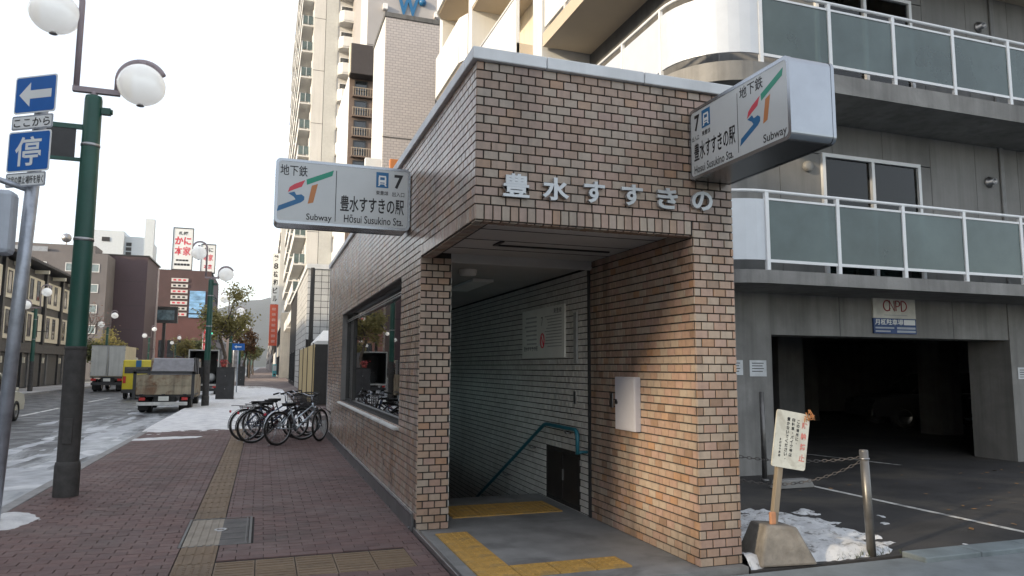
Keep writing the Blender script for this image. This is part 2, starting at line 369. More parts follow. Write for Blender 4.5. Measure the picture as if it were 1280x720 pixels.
TILE_MESH = {}
def tile_mesh(w, h, d, cham, mat):
    key = (round(w, 3), round(h, 3), d, mat.name)
    if key not in TILE_MESH:
        b = MB(); x, y = w / 2, h / 2; c = cham
        b.v = [(-x,-y,0),(x,-y,0),(x,y,0),(-x,y,0),(-x,-y,d-c),(x,-y,d-c),(x,y,d-c),(-x,y,d-c),(-x+c,-y+c,d),(x-c,-y+c,d),(x-c,y-c,d),(-x+c,y-c,d)]
        for i in range(4):
            j = (i + 1) % 4; b.face((i, j, 4 + j, 4 + i)); b.face((4 + i, 4 + j, 8 + j, 8 + i))
        b.face((8, 9, 10, 11)); b.face((3, 2, 1, 0)); TILE_MESH[key] = b.mesh('tile', mat)
    return TILE_MESH[key]
def grid(O, U, V, L, H, N, pu, pv, jt=.0092, bond=.5, holes=(), jitter=0):
    """tiles of one face: (centre, w, h, U, V, N); holes are (u0,u1,v0,v1)"""
    O, U, V, N = map(Vector, (O, U, V, N)); out = []; rows = max(1, round(H / pv)); ph = H / rows
    for r in range(rows):
        v = (r + .5) * ph; u = -pu * bond if r % 2 else 0
        while u < L - .012:
            spans = [(max(u, -.004), min(u + pu - jt, L + .004))]
            for a, b_, c, d in holes:
                if v > c and v < d:
                    ns = []
                    for s0, s1 in spans:
                        if s1 <= a or s0 >= b_: ns.append((s0, s1))
                        else:
                            if s0 < a: ns.append((s0, a - .002))
                            if s1 > b_: ns.append((b_ + .002, s1))
                    spans = ns
            for s0, s1 in spans:
                if s1 - s0 > .014:
                    out.append((O + U * ((s0 + s1) / 2) + V * v + N * (random.uniform(-jitter, jitter)), s1 - s0, ph - jt, U, V, N))
            u += pu
    return out
def seen_size(t):
    c, w, h, U, V, N = t; p = project(c)
    if p is None or not (2 < p[0] < 1278 and 2 < p[1] < 718): return 0
    d = Vector((0, 0, CAM_H)) - c; L = d.length; k = d.dot(N) / L
    return w * h * k / (L * L) if k > 0 else 0
def place_tiles(groups, name, stuff_name, stuff_parent, d, cham, limit=300, tilt=.009):
    """groups: (tiles, parent part, material). The largest in view become parts, the rest one part of kind stuff per material"""
    allt = [(seen_size(t), i, j) for i, g in enumerate(groups) for j, t in enumerate(g[0])]
    allt.sort(reverse=True); big = {(i, j) for s, i, j in allt[:limit] if s > 0}; rest = {}
    for i, (ts, par, mat) in enumerate(groups):
        for j, t in enumerate(ts):
            c, w, h, U, V, N = t
            if (i, j) in big:
                o = bpy.data.objects.new(name, tile_mesh(w, h, d, cham, mat)); COL.objects.link(o)
                M = Matrix((U, V, N)).transposed().to_4x4()
                if U.cross(V).dot(N) < 0: M = Matrix((-U, V, N)).transposed().to_4x4()
                M = M @ Matrix.Rotation(random.gauss(0, tilt), 4, 'X') @ Matrix.Rotation(random.gauss(0, tilt), 4, 'Y'); M.translation = c; o.parent = par; o.matrix_parent_inverse = par.matrix_world.inverted(); o.matrix_basis = M
            else:
                b = rest.setdefault(mat.name, (MB(), mat))[0]; k = len(b.v); x, y = U * (w / 2), V * (h / 2); xi, yi = U * (w / 2 - cham), V * (h / 2 - cham)
                for a, e in ((-1,-1),(1,-1),(1,1),(-1,1)): b.v.append(tuple(c + x*a + y*e))
                ta, te = random.gauss(0, tilt) * w / 2, random.gauss(0, tilt) * h / 2
                for a, e in ((-1,-1),(1,-1),(1,1),(-1,1)): b.v.append(tuple(c + xi*a + yi*e + N*(d + a*ta + e*te)))
                fl = U.cross(V).dot(N) < 0
                qs = [(k+4,k+5,k+6,k+7)] + [(k+q, k+(q+1)%4, k+4+(q+1)%4, k+4+q) for q in range(4)]
                for q in qs: b.face(q[::-1] if fl else q)
    for b, mat in rest.values(): b.build(stuff_name, mat, stuff_parent, kind='stuff')
pav_holes = [(1.90, 2.20, -9, 99)]           # the long tactile strip, x -0.60 .. -0.30 measured from -2.5
PY0 = 3.0
pv_t = [t for t in grid((-2.495, PY0, -.012), X_, Y_, 3.89, 21.0, Z_, .214, .1065, .0045, .5, [(1.895, 2.205, 3.36, 99), (1.87, 2.48, 3.94, 5.16), (1.895, 3.71, 2.745, 3.365)], .0012)]
place_tiles([(pv_t, sidewalk, PAVER)], 'paver', 'paver_field', sidewalk, .012, .002)
def bars_tile(dots=False):
    b = MB().box(-.147, .147, -.147, .147, 0, .012)
    if dots:
        for i in range(5):
            for j in range(5): b.cyl((-.115 + i*.0575, -.115 + j*.0575, .011), (-.115 + i*.0575, -.115 + j*.0575, .0165), .013, .008, 8)
    else:
        for i in range(4): b.box(-.107 + i*.0713 - .012, -.107 + i*.0713 + .012, -.135, .135, .011, .0165)
    return b
TB, TD = bars_tile().mesh('tactile_tile', TACT_OLD), bars_tile(True).mesh('tactile_tile', TACT_OLD)
TNB, TND = bars_tile().mesh('tactile_tile', TACT_NEW), bars_tile(True).mesh('tactile_tile', TACT_NEW)
def put(me, name, parent, loc, rz=0):
    o = bpy.data.objects.new(name, me); COL.objects.link(o); o.parent = parent; o.matrix_parent_inverse = parent.matrix_world.inverted()
    o.location = loc; o.rotation_euler.z = rz; return o
for k in range(58):
    y = PY0 + 3.36 + .15 + k * .302
    if 6.94 < y + .1 and y - .1 < 8.16: continue
    if y < 23.8: put(TB, 'tactile_tile', sidewalk, (-.445, y, -.012))
for k in range(6):
    for r in range(2): put(TD if k == 0 else TB, 'tactile_tile', sidewalk, (-.445 + k*.302, 5.90 + r*.302, -.012), 0 if k == 0 else math.pi / 2)
# manhole set flush in the pavement
mh = thing('manhole_cover', 'rectangular paved inspection cover set in the brick pavement on the tactile strip', 'manhole', (-.33, 7.55, 0))
MHF = pm('manhole_frame', (.09,.09,.09), .5, .7, var=.2)
b = MB()
for x0, x1, y0, y1 in ((-.625,-.60,6.945,8.155),(-.055,-.03,6.945,8.155),(-.60,-.055,6.945,6.965),(-.60,-.055,8.135,8.155)): b.box(x0, x1, y0, y1, -.05, .003)
b.build('frame', MHF, mh, bevel=.003)
b = MB().box(-.30, -.062, 6.97, 8.13, -.05, -.004); b.build('lid_infill', pm('lid_dark', (.095,.09,.088), .8, var=.3, scale=6, bmp=.4), mh)
b = MB().box(-.595, -.30, 6.97, 8.13, -.05, -.0035); b.build('lid_tactile_strip', pm('lid_pale', (.26,.23,.19), .8, var=.25, scale=6, bmp=.3), mh)
for k in range(4):
    MB().box(-.565 + k*.066, -.54 + k*.066, 6.99, 8.11, -.0035, .002).build('tactile_bar', bpy.data.materials['lid_pale'], mh)
b = MB()
for k in range(4): b.box(-.30, -.062, 7.19 + k*.24, 7.195 + k*.24, -.004, -.002)
b.box(-.085, -.075, 6.98, 8.12, -.004, .001); b.build('joint', MHF, mh)
b = MB().lathe([(.062,0),(.058,.006),(.04,.006),(.035,.001)], (-.31, 7.6, -.002), 18); b.build('lifting_ring', STEEL_D, mh)
# ------------------------------------------------------------------ snow (heightfields that thin out to ragged edges)
def snow(name, x0, x1, y0, y1, res, fn, label=None, mat=None):
    nx, ny = int((x1 - x0) / res), int((y1 - y0) / res); H = {}; b = MB(); idx = {}
    for i in range(nx + 1):
        for j in range(ny + 1):
            x, y = x0 + i*res, y0 + j*res; H[i, j] = (x, y, fn(x, y))
    def vid(k):
        if k not in idx: x, y, h = H[k]; idx[k] = len(b.v); b.v.append((x, y, max(h, -.02)))
        return idx[k]
    for i in range(nx):
        for j in range(ny):
            ks = ((i,j),(i+1,j),(i+1,j+1),(i,j+1))
            if max(H[k][2] for k in ks) > 0: b.face(tuple(vid(k) for k in ks), 0, True)
    return b.build(name, mat or SNOW, kind='stuff', label=label or 'patchy thin snow')
def fb(x, y, s=1, o=5): return noise.fractal(Vector((x*s, y*s, 3.1)), 1.0, 2.0, o)
def sm(a, b_, x): t = max(0, min(1, (x - a) / (b_ - a))); return t*t*(3 - 2*t)
def s_main(x, y):
    e = sm(18.6, 20.6, y + .35 * fb(x*.8, y, 1)) - .30 - .34 * sm(.4, 1.5, x) + .20 * sm(-.5, -2.2, x)
    band = .55 * sm(.3, .9, fb(x*.25, y*.5, .55, 3) + .5 + (.4 if 36 < y < 42 else 0))
    e -= sm(44, 62, y) * .75
    return .035 * (e - band * .3 + .26 * fb(x, y, 1.7) + .16 * fb(x, y, 6, 3))
snow('snow_on_pavement', -2.62, 1.38, 18, 62, .11, s_main, 'thin trodden snow lying across the pavement')
snow('snow_strip_by_kerb', -2.5, -1.0, 16.2, 18.4, .05, lambda x, y: .03 * (sm(.9, .2, abs(y - 17.35 - .25*(x + 1.8)) * 2.2) * sm(-.95, -1.6, x) - .45 + .3 * fb(x, y, 3)), 'narrow tongue of snow beside the kerb')
snow('snow_patch', -2.5, -1.9, 7.7, 9.4, .035, lambda x, y: .03 * (1.0 - max(((x + 2.5) / .42)**2 + ((y - 8.6) / .52)**2, 0) + .25 * fb(x, y, 4)), 'small snow patch by the lamp post')
def s_yard(x, y):
    e = 1.25 * sm(7.4, 6.0, y + .15*(x - 4)) * sm(5.55, 4.7, x - (y - 5) * .35) * sm(4.86, 4.98, y)
    return .075 * (e - .44 + .55 * fb(x, y, 3.4, 8) + .22 * fb(x, y, 11, 3)) + .002
snow('snow_on_yard', 3.66, 6.4, 4.87, 7.2, .035, s_yard, 'half melted snow in the corner of the parking yard', SNOW_D)
def s_road(x, y): return -.125 + .02 * (sm(-4.6, -2.9, x) * .9 - .62 + .5 * fb(x, y * .35, 1.6, 6) + .12 * sm(24, 16, y)) 
def snow_road():
    res = .12; b = MB(); idx = {}; fn = lambda x, y: .02 * (sm(-5.6, -2.9, x) * .5 - .52 + .85 * fb(x * 1.4, y * .28, 1.3, 7) + .12 * sm(26, 14, y))
    nx, ny = int(3.5 / res), int(44 / res); H = {}
    for i in range(nx + 1):
        for j in range(ny + 1): H[i, j] = fn(-6.12 + i*res, 8 + j*res)
    for i in range(nx):
        for j in range(ny):
            ks = ((i,j),(i+1,j),(i+1,j+1),(i,j+1))
            if max(H[k] for k in ks) > 0:
                f = []
                for k in ks:
                    if k not in idx: idx[k] = len(b.v); b.v.append((-6.12 + k[0]*res, 8 + k[1]*res, -.13 + max(H[k], -.01)))
                    f.append(idx[k])
                b.face(tuple(f), 0, True)
    b.build('slush_on_road', SLUSH, kind='stuff', label='grey slush and snow along the gutter')
snow_road()
# fallen leaves on the yard
b = MB(); rl = random.Random(3)
for k in range(60):
    x, y = rl.uniform(6.5, 12.5), rl.uniform(5.2, 8.6); a = rl.uniform(0, 6.28); s = rl.uniform(.02, .045)
    u = Vector((math.cos(a), math.sin(a), rl.uniform(-.2, .2))) * s; v = Vector((-math.sin(a), math.cos(a), rl.uniform(0, .3))) * s * .6; c = Vector((x, y, .008))
    b.quad([c - u, c + v, c + u, c - v])
b.build('fallen_leaves', pm('dry_leaf', (.30,.16,.06), .8, randisl=.6), kind='stuff', label='dry leaves scattered on the yard')

# ================================================================== the subway entrance
XL, XR, XO, YF, YP, YE = 1.42, 3.25, 3.62, 4.95, 6.85, 17.0
ZB, ZT = 2.62, 3.82
ent = thing('subway_entrance', 'pink brick tiled subway entrance building with open corner and stairs going down', 'subway entrance', (2.5, 7, 0))
CEIL = pm('entrance_ceiling', (.42,.42,.41), .8, var=.1, scale=1.5)
WY0, WY1, WZ0, WZ1 = 7.85, 14.1, .93, 2.55
b = MB().box(XL, XR, YF, YF + .14, ZB, ZT); fascia = b.build('fascia', MORTAR, ent)
b = MB().box(XL, XL + .14, YF + .14, YP, ZB, ZT); sidef = b.build('side_fascia', MORTAR, ent)
b = MB().box(XR, XO, YF, 6.885, -.1, ZT).box(XR + .02, XO, 6.885, 6.95, -.1, ZT).box(XR, XO, 6.95, YE, -4.3, ZT); rwall = b.build('inner_wall', MORTAR, ent)
b = MB().box(XL, 1.72, YP, WY0, -.1, ZT).box(XL, 1.72, WY0, WY1, -.1, WZ0).box(XL, 1.72, WY0, WY1, WZ1, ZT).box(XL, 1.72, WY1, YE, -.1, ZT).box(1.60, 1.72, 8.4, YE, -4.3, -.1)
lwall = b.build('street_wall', MORTAR, ent)
b = MB().box(XL, XO, YE, YE + .25, -4.3, ZT); b.build('end_wall', CONC_D, ent)
b = MB().box(XL + .14, XR, YF + .14, YP, 2.67, 3.7).box(1.72, XR, YP + .06, YE, 2.62, 3.7).box(XL + .3, XR, YP, YP + .06, 2.58, 3.7)
ceil = b.build('ceiling', CEIL, ent)
MB().box(1.95, 3.12, 6.18, 6.215, 2.655, 2.668).box(1.95, 1.985, 5.98, 6.18, 2.655, 2.668).build('ceiling_slot', BLACK, ceil)
for k in range(3): MB().box(1.58, XR - .002, 5.5 + k*.48, 5.503 + k*.48, 2.664, 2.6685).build('ceiling_joint', DARK, ceil)
MB().box(2.35, 2.62, 8.3, 9.5, 2.585, 2.619).build('ceiling_lamp', WHITE, ceil, bevel=.006)
MB().lathe([(.001,2.55),(.09,2.56),(.10,2.6),(.10,2.62)], (2.1, 7.6, 0), 16).build('smoke_sensor', WHITE, ceil)
# coping
COPE = pm('coping_metal', (.66,.68,.70), .45, .0, var=.12, scale=2, streak=.2)
b = MB()
for x0, x1 in ((XL - .045, 1.96), (1.966, 2.80), (2.806, XO + .04)): MB().box(x0, x1, YF - .045, YF + .2, ZT, ZT + .095).build('coping', COPE, ent, bevel=.008)
for k in range(12): MB().box(XL - .045, XL + .2, YF + .205 + k*1.0, YF + 1.2 + k*1.0, ZT, ZT + .093).build('coping', COPE, ent, bevel=.008)
for k in range(12): MB().box(XO - .2, XO + .04, YF + .205 + k*1.0, YF + 1.2 + k*1.0, ZT, ZT + .093).build('coping', COPE, ent, bevel=.008)
MB().box(XL + .2, XO - .2, YF + .2, YE, ZT - .1, ZT + .02).build('roof', CONC_D, ent)
# tiles
PU, PV = .1165, .0672
gA = grid((XL, YF, ZB + .115), X_, Z_, XO - XL, ZT - ZB - .115, -Y_, PU, PV)
gA2 = grid((XL, YF, ZB), X_, Z_, XR - XL - .01, .115, -Y_, PV, .115, bond=0)
gE = grid((XR, YF, .03), X_, Z_, XO - XR, ZB + .115 - .03, -Y_, PU, PV)
gB = grid((XL, YP, ZB + .115), -Y_, Z_, YP - YF, ZT - ZB - .115, -X_, PU, PV)
gB2 = grid((XL, YP, ZB), -Y_, Z_, YP - YF, .115, -X_, PV, .115, bond=0)
gC = grid((XL, YE, .12), -Y_, Z_, YE - YP, ZT - .12, -X_, PU, PV, holes=[(YE - WY1, YE - WY0, WZ0 - .12, WZ1 - .12)])
gD = grid((XL, YP, .03), X_, Z_, .30, 2.59, -Y_, PU, PV)
gF = grid((XR, 6.88, .03), -Y_, Z_, 6.88 - YF, 2.64, -X_, PU, PV)
gG = grid((XR, YE, -3.0), -Y_, Z_, YE - 6.955, 5.6, -X_, PU, PV, holes=[(YE - 8.15, YE - 7.18, 3.05, 3.62)])
gH = grid((1.72, YP, .03), Y_, Z_, YE - YP, 2.6, X_, PU, PV, holes=[(WY0 - YP, WY1 - YP, WZ0 - .03, WZ1 - .03)])
gR = grid((XL, YF + .005, ZB), X_, Y_, XR - XL, .115, -Z_, PV, .115, bond=0) + grid((XL + .005, YF + .12, ZB), Y_, X_, YP - YF - .12, .115, -Z_, PV, .115, bond=0)
place_tiles([(gA, fascia, TILE), (gA2, fascia, TILE), (gE, rwall, TILE), (gB, sidef, TILE), (gB2, sidef, TILE), (gC, lwall, TILE), (gD, lwall, TILE), (gF, rwall, TILE), (gG, rwall, TILE_IN), (gH, lwall, TILE_IN), (gR, fascia, TILE)],
            'tile', 'tile_field', ent, .008, .002)
# floor, kerb, steps
fl = MB().box(1.44, 3.62, 4.86, 8.4, -.2, .03).build('floor', FLOORC, ent)
MB().box(1.405, 1.44, 4.3, 6.93, -.2, .045).build('floor_edge', STEEL_D, ent, bevel=.004)
for k in range(21):
    MB().box(1.72, XR, 8.4 + k*.30, 8.72 + k*.30, -.4 - k*.14, .03 - (k + 1)*.14).build('step', FLOORC, ent)
for k in range(4): put(TND, "tactile_tile", fl, (1.70, 6.48 - k*.302, .03))
for k in range(4): put(TND, 'tactile_tile', fl, (1.70 + k*.302, 5.272, .03))
for k in range(4):
    put(TND, 'tactile_tile', fl, (2.03 + k*.302, 7.42, .03)); put(TND, 'tactile_tile', fl, (2.03 + k*.302, 7.72, .03))
MB().box(XL - .028, XL - .001, 6.96, YE, -.02, .155).build('base_strip', pm('base_strip_metal', (.16,.16,.165), .45, .5, var=.2), ent)
MB().box(XL - .034, XL + .002, 6.955, YE, .155, .172).build('base_strip_lip', STEEL, ent)
for k in range(9): MB().cyl((XL - .03, 7.05 + k*1.1, .02), (XL - .036, 7.05 + k*1.1, .02), .014, n=8).build('bolt', STEEL, ent)
# window in the street wall
win = MB()
WFR = pm('window_frame_dark', (.06,.06,.06), .4, .5)
for y0, y1, z0, z1 in ((WY0, WY0 + .03, WZ0, WZ1), (WY1 - .03, WY1, WZ0, WZ1), (WY0 + .03, WY1 - .03, WZ0, WZ0 + .03), (WY0 + .03, WY1 - .03, WZ1 - .04, WZ1), (13.06, 13.10, WZ0 + .03, WZ1 - .04)):
    win.box(1.51, 1.60, y0, y1, z0, z1)
win = win.build('window', WFR, ent)
for y0, y1 in ((WY0 + .03, 13.06), (13.10, WY1 - .03)): MB().box(1.545, 1.553, y0, y1, WZ0 + .03, WZ1 - .04).build('pane', GLASS, win)
for z in (WZ1 - .16, WZ1 - .13): MB().box(1.50, 1.515, WY0, WY1, z, z + .012).build('blind_rail', STEEL_D, win)
b = MB().prism([(0,0),(.20,0),(.20,.05),(0,.02)], (1.36, WY0 - .02, WZ0 - .055), X_, Z_, Y_, WY1 - WY0 + .04); b.build('window_sill', pm('sill_pale', (.60,.60,.58), .6, var=.15, streak=.3), win)
b = MB().box(XL + .002, 1.52, WY0 - .001, WY0 + .012, WZ0, WZ1).box(XL + .002, 1.52, WY1 - .012, WY1 + .001, WZ0, WZ1).box(XL + .002, 1.52, WY0, WY1, WZ1 - .012, WZ1 + .001); b.build('reveal', CONC, win)
# things on the inner wall
MB().box(XR - .02, XR + .03, 6.895, 6.935, .03, 2.6).build('expansion_joint', DARK, ent)
cb = MB().box(XR - .065, XR - .004, 5.84, 6.23, .98, 1.47).build('control_box', pm('box_lilac_grey', (.46,.46,.51), .5, var=.06), ent, bevel=.006)
MB().box(XR - .068, XR - .064, 5.855, 6.215, .995, 1.455).build('door', bpy.data.materials['box_lilac_grey'], cb, bevel=.002)
MB().cyl((XR - .068, 6.185, 1.23), (XR - .085, 6.185, 1.23), .016, n=10).box(XR - .082, XR - .074, 6.175, 6.195, 1.215, 1.26).build('latch', BLACK, cb)
MB().box(XR - .016, XR - .006, 6.375, 6.44, 1.17, 1.31).build('switch_plate', STEEL_D, ent, bevel=.003)
MB().box(XR - .016, XR - .006, 7.25, 7.32, 1.16, 1.30).build('switch_plate', STEEL_D, ent, bevel=.003)
MB().box(XR - .03, XR - .006, 7.20, 7.28, 1.60, 2.16).build('cable_duct', pm('duct_grey', (.34,.35,.35), .6), ent, bevel=.004)
nbm = pm('notice_print', (.42,.42,.42), .6)
nb = MB().box(XR - .024, XR - .006, 7.54, 8.95, 1.67, 2.28).build('notice_board', pm('notice_face', (.80,.80,.76), .45, var=.05), ent, bevel=.003)
lb = MB()
for k in range(11): lb.box(XR - .0255, XR - .0245, 7.62, 7.62 + .42 + .12 * random.random(), 2.16 - k*.036, 2.172 - k*.036)
for k in range(8): lb.box(XR - .0255, XR - .0245, 8.42, 8.42 + .34 + .1 * random.random(), 2.17 - k*.055, 2.19 - k*.055)
lb.build('notice_lines', nbm, nb, kind='stuff')
NU = -Y_
lettering('東豊線', (XR - .024, 7.86, 2.19), NU, Z_, -X_, .24, .06, BLACK, nb)
lettering('7', (XR - .024, 8.26, 2.06), NU, Z_, -X_, .05, .11, BLACK, nb)
lettering('豊水すすきの駅', (XR - .024, 8.88, 1.76), NU, Z_, -X_, .5, .06, BLACK, nb)
b = MB(); b.tube([(XR - .026, 8.22 + .06*math.cos(t), 1.88 + .085*math.sin(t)) for t in [2*math.pi*i/24 for i in range(24)]], .009, 5, closed=True)
b.cyl((XR - .026, 8.18, 1.82), (XR - .026, 8.26, 1.94), .008, n=6); b.build('no_smoking_mark', PRED, nb)
MB().box(XR + .001, XR + .12, 7.18, 8.15, .05, .62).build('hatch_recess', BLACK, ent)
MB().box(XR - .006, XR + .002, 7.20, 7.64, .08, .60).box(XR - .006, XR + .002, 7.655, 8.13, .08, .60).build('hatch_door', pm('hatch_dark', (.03,.026,.024), .5, var=.3), ent, bevel=.003)
MB().box(XR - .02, XR - .006, 7.62, 7.635, .30, .42).build('hatch_handle', STEEL_D, ent)
RAIL = pm('handrail_teal', (.022,.15,.20), .35, var=.15)
pts = [(3.13, 6.98, .66), (3.13, 6.98, .85), (3.13, 7.0, .885), (3.13, 7.04, .905), (3.13, 7.85, .905), (3.13, 7.93, .89), (3.13, 8.0, .86)] + [(3.13, 8.0 + k*.5, .86 - k*.233) for k in range(1, 12)]
hr = MB().tube(pts, .022, 10).build('handrail', RAIL, ent)
for y, z in ((7.4, .9), (8.5, .627), (9.5, .16), (10.5, -.305), (11.5, -.77)):
    MB().cyl((3.13, y, z), (3.18, y, z - .06), .010, n=6).cyl((3.18, y, z - .06), (XR, y, z - .06), .012, n=6).build('rail_bracket', STEEL_D, hr)
MB().cyl((3.13, 6.98, .68), (XR, 6.98, .68), .016, n=8).build('rail_bracket', RAIL, hr)
# station name in standing metal characters on the fascia
LETM = pm('letter_metal', (.46,.48,.50), .38, .5, var=.08)
for ch, x0, z0, w, h in (('豊',1.615,2.80,.205,.175),('水',1.925,2.80,.215,.175),('す',2.265,2.805,.175,.17),('す',2.585,2.81,.185,.17),('き',2.90,2.81,.185,.17),('の',3.215,2.82,.195,.16)):
    lettering(ch, (x0, YF, z0), X_, Z_, -Y_, w, h, LETM, ent, 'fascia_letter', bold=.028, lift=.018, thick=.03)
# ------------------------------------------------------------------ projecting station signs
SIGNF = pm('sign_acrylic', (.56,.59,.60), .25, var=.03)
def sign_box(name, label, O, U, N, W, H, D, mirrored):
    """O lower left corner of the front face, U to the right along the face, N outwards from the face, body behind it"""
    O, U, N = Vector(O), Vector(U), Vector(N); c = O + U * (W / 2) - N * (D / 2)
    t = thing(name, label, 'station sign', (c.x, c.y, O.z))
    body = MB().prism(rrect(W, H, .05, 8), O - N * D, U, Z_, N, D, 0); body.build('case', STEEL, t)
    for dd in (.0, D):
        fr = MB(); pl = rrect(W, H, .05, 8); n = len(pl); off = N * (.006 if dd == 0 else -D - .006); off2 = N * (-.02 if dd == 0 else -D + .02)
        pin = rrect(W - .05, H - .05, .035, 8, x=.025, y=.025)
        k = 0
        for p in pl: fr.v.append(tuple(O + U*(p[0]*1.004 - W*.002) + Z_*(p[1]*1.008 - H*.004) + off))
        for p in pin: fr.v.append(tuple(O + U*p[0] + Z_*p[1] + off))
        for p in pl: fr.v.append(tuple(O + U*(p[0]*1.004 - W*.002) + Z_*(p[1]*1.008 - H*.004) + off2))
        fl = (U.cross(Z_).dot(N) < 0) != (dd > 0)
        for i in range(n):
            j = (i + 1) % n
            for q in ((i, j, n + j, n + i), (2*n + i, 2*n + j, j, i)): fr.face(q[::-1] if fl else q)
        fr.build('face_rim', STEEL, t)
        f = MB().prism(pin, O + (N * .0005 if dd == 0 else -N * (D + .003)), U, Z_, N, .003); f.build('face', SIGNF, t)
    S = lambda u, v: (u * W, (1 - v) * H)
    def poly(nm, pts, m): MB().prism([S(*p) for p in pts], O + N * .0036, U, Z_, N, .001).build(nm, m, t)
    def tx(s, u0, u1, v0, v1, bold=.01): lettering(s, O + U * (u0 * W) + Z_ * ((1 - v1) * H), U, Z_, N, (u1 - u0) * W, (v1 - v0) * H, BLACK, t, 'lettering', bold, .0045)
    a = .535 if mirrored else 0.0
    lg = lambda p: [(u + a, v) for u, v in p]
    poly('logo_green', lg([(.218,.30),(.415,.12),(.405,.21),(.222,.385)]), PGREEN)
    poly('logo_red', lg([(.088,.52),(.10,.44),(.135,.385),(.21,.31),(.186,.42),(.135,.47)]), PRED)
    poly('logo_blue', lg([(.090,.535),(.135,.505),(.150,.555),(.186,.54),(.208,.575),(.206,.625),(.185,.665),(.015,.83),(.026,.74),(.145,.625),(.13,.585)]), PBLUE)
    poly('logo_orange', lg([(.258,.39),(.302,.355),(.272,.655),(.232,.68)]), PORANGE)
    if mirrored:
        tx('地下鉄', .555, .775, .07, .23); tx('Subway', .765, .965, .82, .955, .012); poly('divider', [(.530,.12),(.534,.12),(.534,.90),(.530,.90)], BLACK)
        tx('7', .065, .125, .10, .33, .03); tx('出入口', .035, .115, .39, .46); tx('東豊線', .15, .245, .37, .44)
        tx('豊水すすきの駅', .055, .505, .50, .76, .018); tx('Hosui Susukino Sta.', .055, .48, .815, .93, .012); px = .15
    else:
        tx('地下鉄', .03, .225, .09, .26); tx('Subway', .225, .41, .83, .96, .012); poly('divider', [(.433,.12),(.438,.12),(.438,.93),(.433,.93)], BLACK)
        tx('7', .875, .945, .10, .33, .03); tx('出入口', .86, .955, .38, .46); tx('東豊線', .735, .83, .38, .45)
        tx('豊水すすきの駅', .47, .955, .50, .76, .018); tx('Hōsui Susukino Sta.', .50, .95, .80, .93, .012); px = .735
    poly('pictogram_ground', [(px,.08),(px+.095,.08),(px+.095,.33),(px,.33)], PBLUE)
    k = MB()
    for q in ([(.02,.055),(.075,.055),(.075,.08),(.02,.08)], [(.018,.08),(.03,.08),(.03,.19),(.018,.19)], [(.065,.08),(.077,.08),(.077,.19),(.065,.19)], [(.03,.125),(.065,.125),(.065,.165),(.03,.165)], [(.022,.19),(.034,.19),(.026,.225),(.014,.225)], [(.061,.19),(.073,.19),(.081,.225),(.069,.225)], [(.03,.18),(.065,.18),(.065,.195),(.03,.195)]):
        k.prism([S(px + u, .08 + v) for u, v in q], O + N * .005, U, Z_, N, .001)
    k.build('train_pictogram', PANELW, t)
    return t
sa = sign_box('projecting_sign', 'station name sign box jutting out over the pavement from the street wall', (.05, 7.40, 2.97), X_, -Y_, 1.35, .655, .30, False)
MB().box(1.395, 1.425, 7.45, 7.66, 3.02, 3.58).build('wall_bracket', STEEL_D, sa)
sb = sign_box('projecting_sign', 'station name sign box jutting towards the viewer from the right front corner', (3.225, 4.93, 3.06), -Y_, -X_, 1.19, .575, .36, True)
MB().box(3.27, 3.55, 4.93, 4.955, 3.12, 3.58).build('wall_bracket', STEEL_D, sb)

# ================================================================== apartment block with the garage, right
apt = thing('apartment_block', 'grey concrete apartment block with glass balconies above a dark parking garage', 'apartment building', (9, 9.1, 0))
BWALL = pm('wall_panel_grey', (.25,.247,.24), .8, var=.16, scale=1.0, bmp=.15, bscale=25, streak=.4, randisl=.1)
BWHITE = pm('balcony_white', (.68,.69,.69), .6, var=.06, scale=1, streak=.12)
BPANEL = pm('balcony_metal_panel', (.58,.61,.65), .35, .15, var=.04)
SOFF = pm('balcony_soffit', (.52,.44,.34), .8, var=.08, scale=.8)
YW, YB, XC, XS = 9.05, 8.0, 6.42, 6.5
LV = [(2.70, 2.88), (5.52, 5.80), (8.36, 8.66), (11.22, 11.52), (14.08, 14.38)]
# ground floor piers, lintel, garage
g = MB().box(5.5, 7.27, YW, YW + .8, -.1, 2.70); gp = g.build('pier', CONC, apt)
MB().box(12.28, 22, YW, YW + .8, -.1, 2.70).build('pier', CONC, apt)
lin = MB().box(7.27, 12.28, YW + .02, YW + .6, 2.07, 2.70).build('lintel', CONC, apt)
for x in (8.6, 11.0): MB().box(x, x + .012, YW + .016, YW + .021, 2.07, 2.70).build('form_joint', CONC_D, lin)
for x in (5.9, 6.55): MB().box(x, x + .012, YW - .003, YW + .002, 0, 2.70).build('form_joint', CONC_D, gp)
b = MB()
for z in (.5, 1.1, 1.7, 2.3):
    for x in (6.2, 6.8, 7.15): b.lathe([(.016,0),(.012,.004)], (x, YW - .001, z), 8, axis='y')
b.build('tie_hole', CONC_D, gp, kind='stuff')
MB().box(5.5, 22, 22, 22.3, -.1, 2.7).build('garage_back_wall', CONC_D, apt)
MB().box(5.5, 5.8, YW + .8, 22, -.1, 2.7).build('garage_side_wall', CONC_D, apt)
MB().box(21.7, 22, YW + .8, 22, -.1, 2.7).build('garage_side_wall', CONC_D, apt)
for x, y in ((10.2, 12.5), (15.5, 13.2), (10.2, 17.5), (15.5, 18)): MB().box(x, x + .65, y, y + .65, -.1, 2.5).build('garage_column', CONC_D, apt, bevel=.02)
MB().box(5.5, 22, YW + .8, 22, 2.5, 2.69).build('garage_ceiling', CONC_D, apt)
for x in (8.4, 11.5): MB().cyl((x, 11, 2.46), (x, 12.2, 2.46), .02, n=8).box(x - .04, x + .04, 11, 12.2, 2.47, 2.5).build('garage_tube_lamp', WHITE, apt)
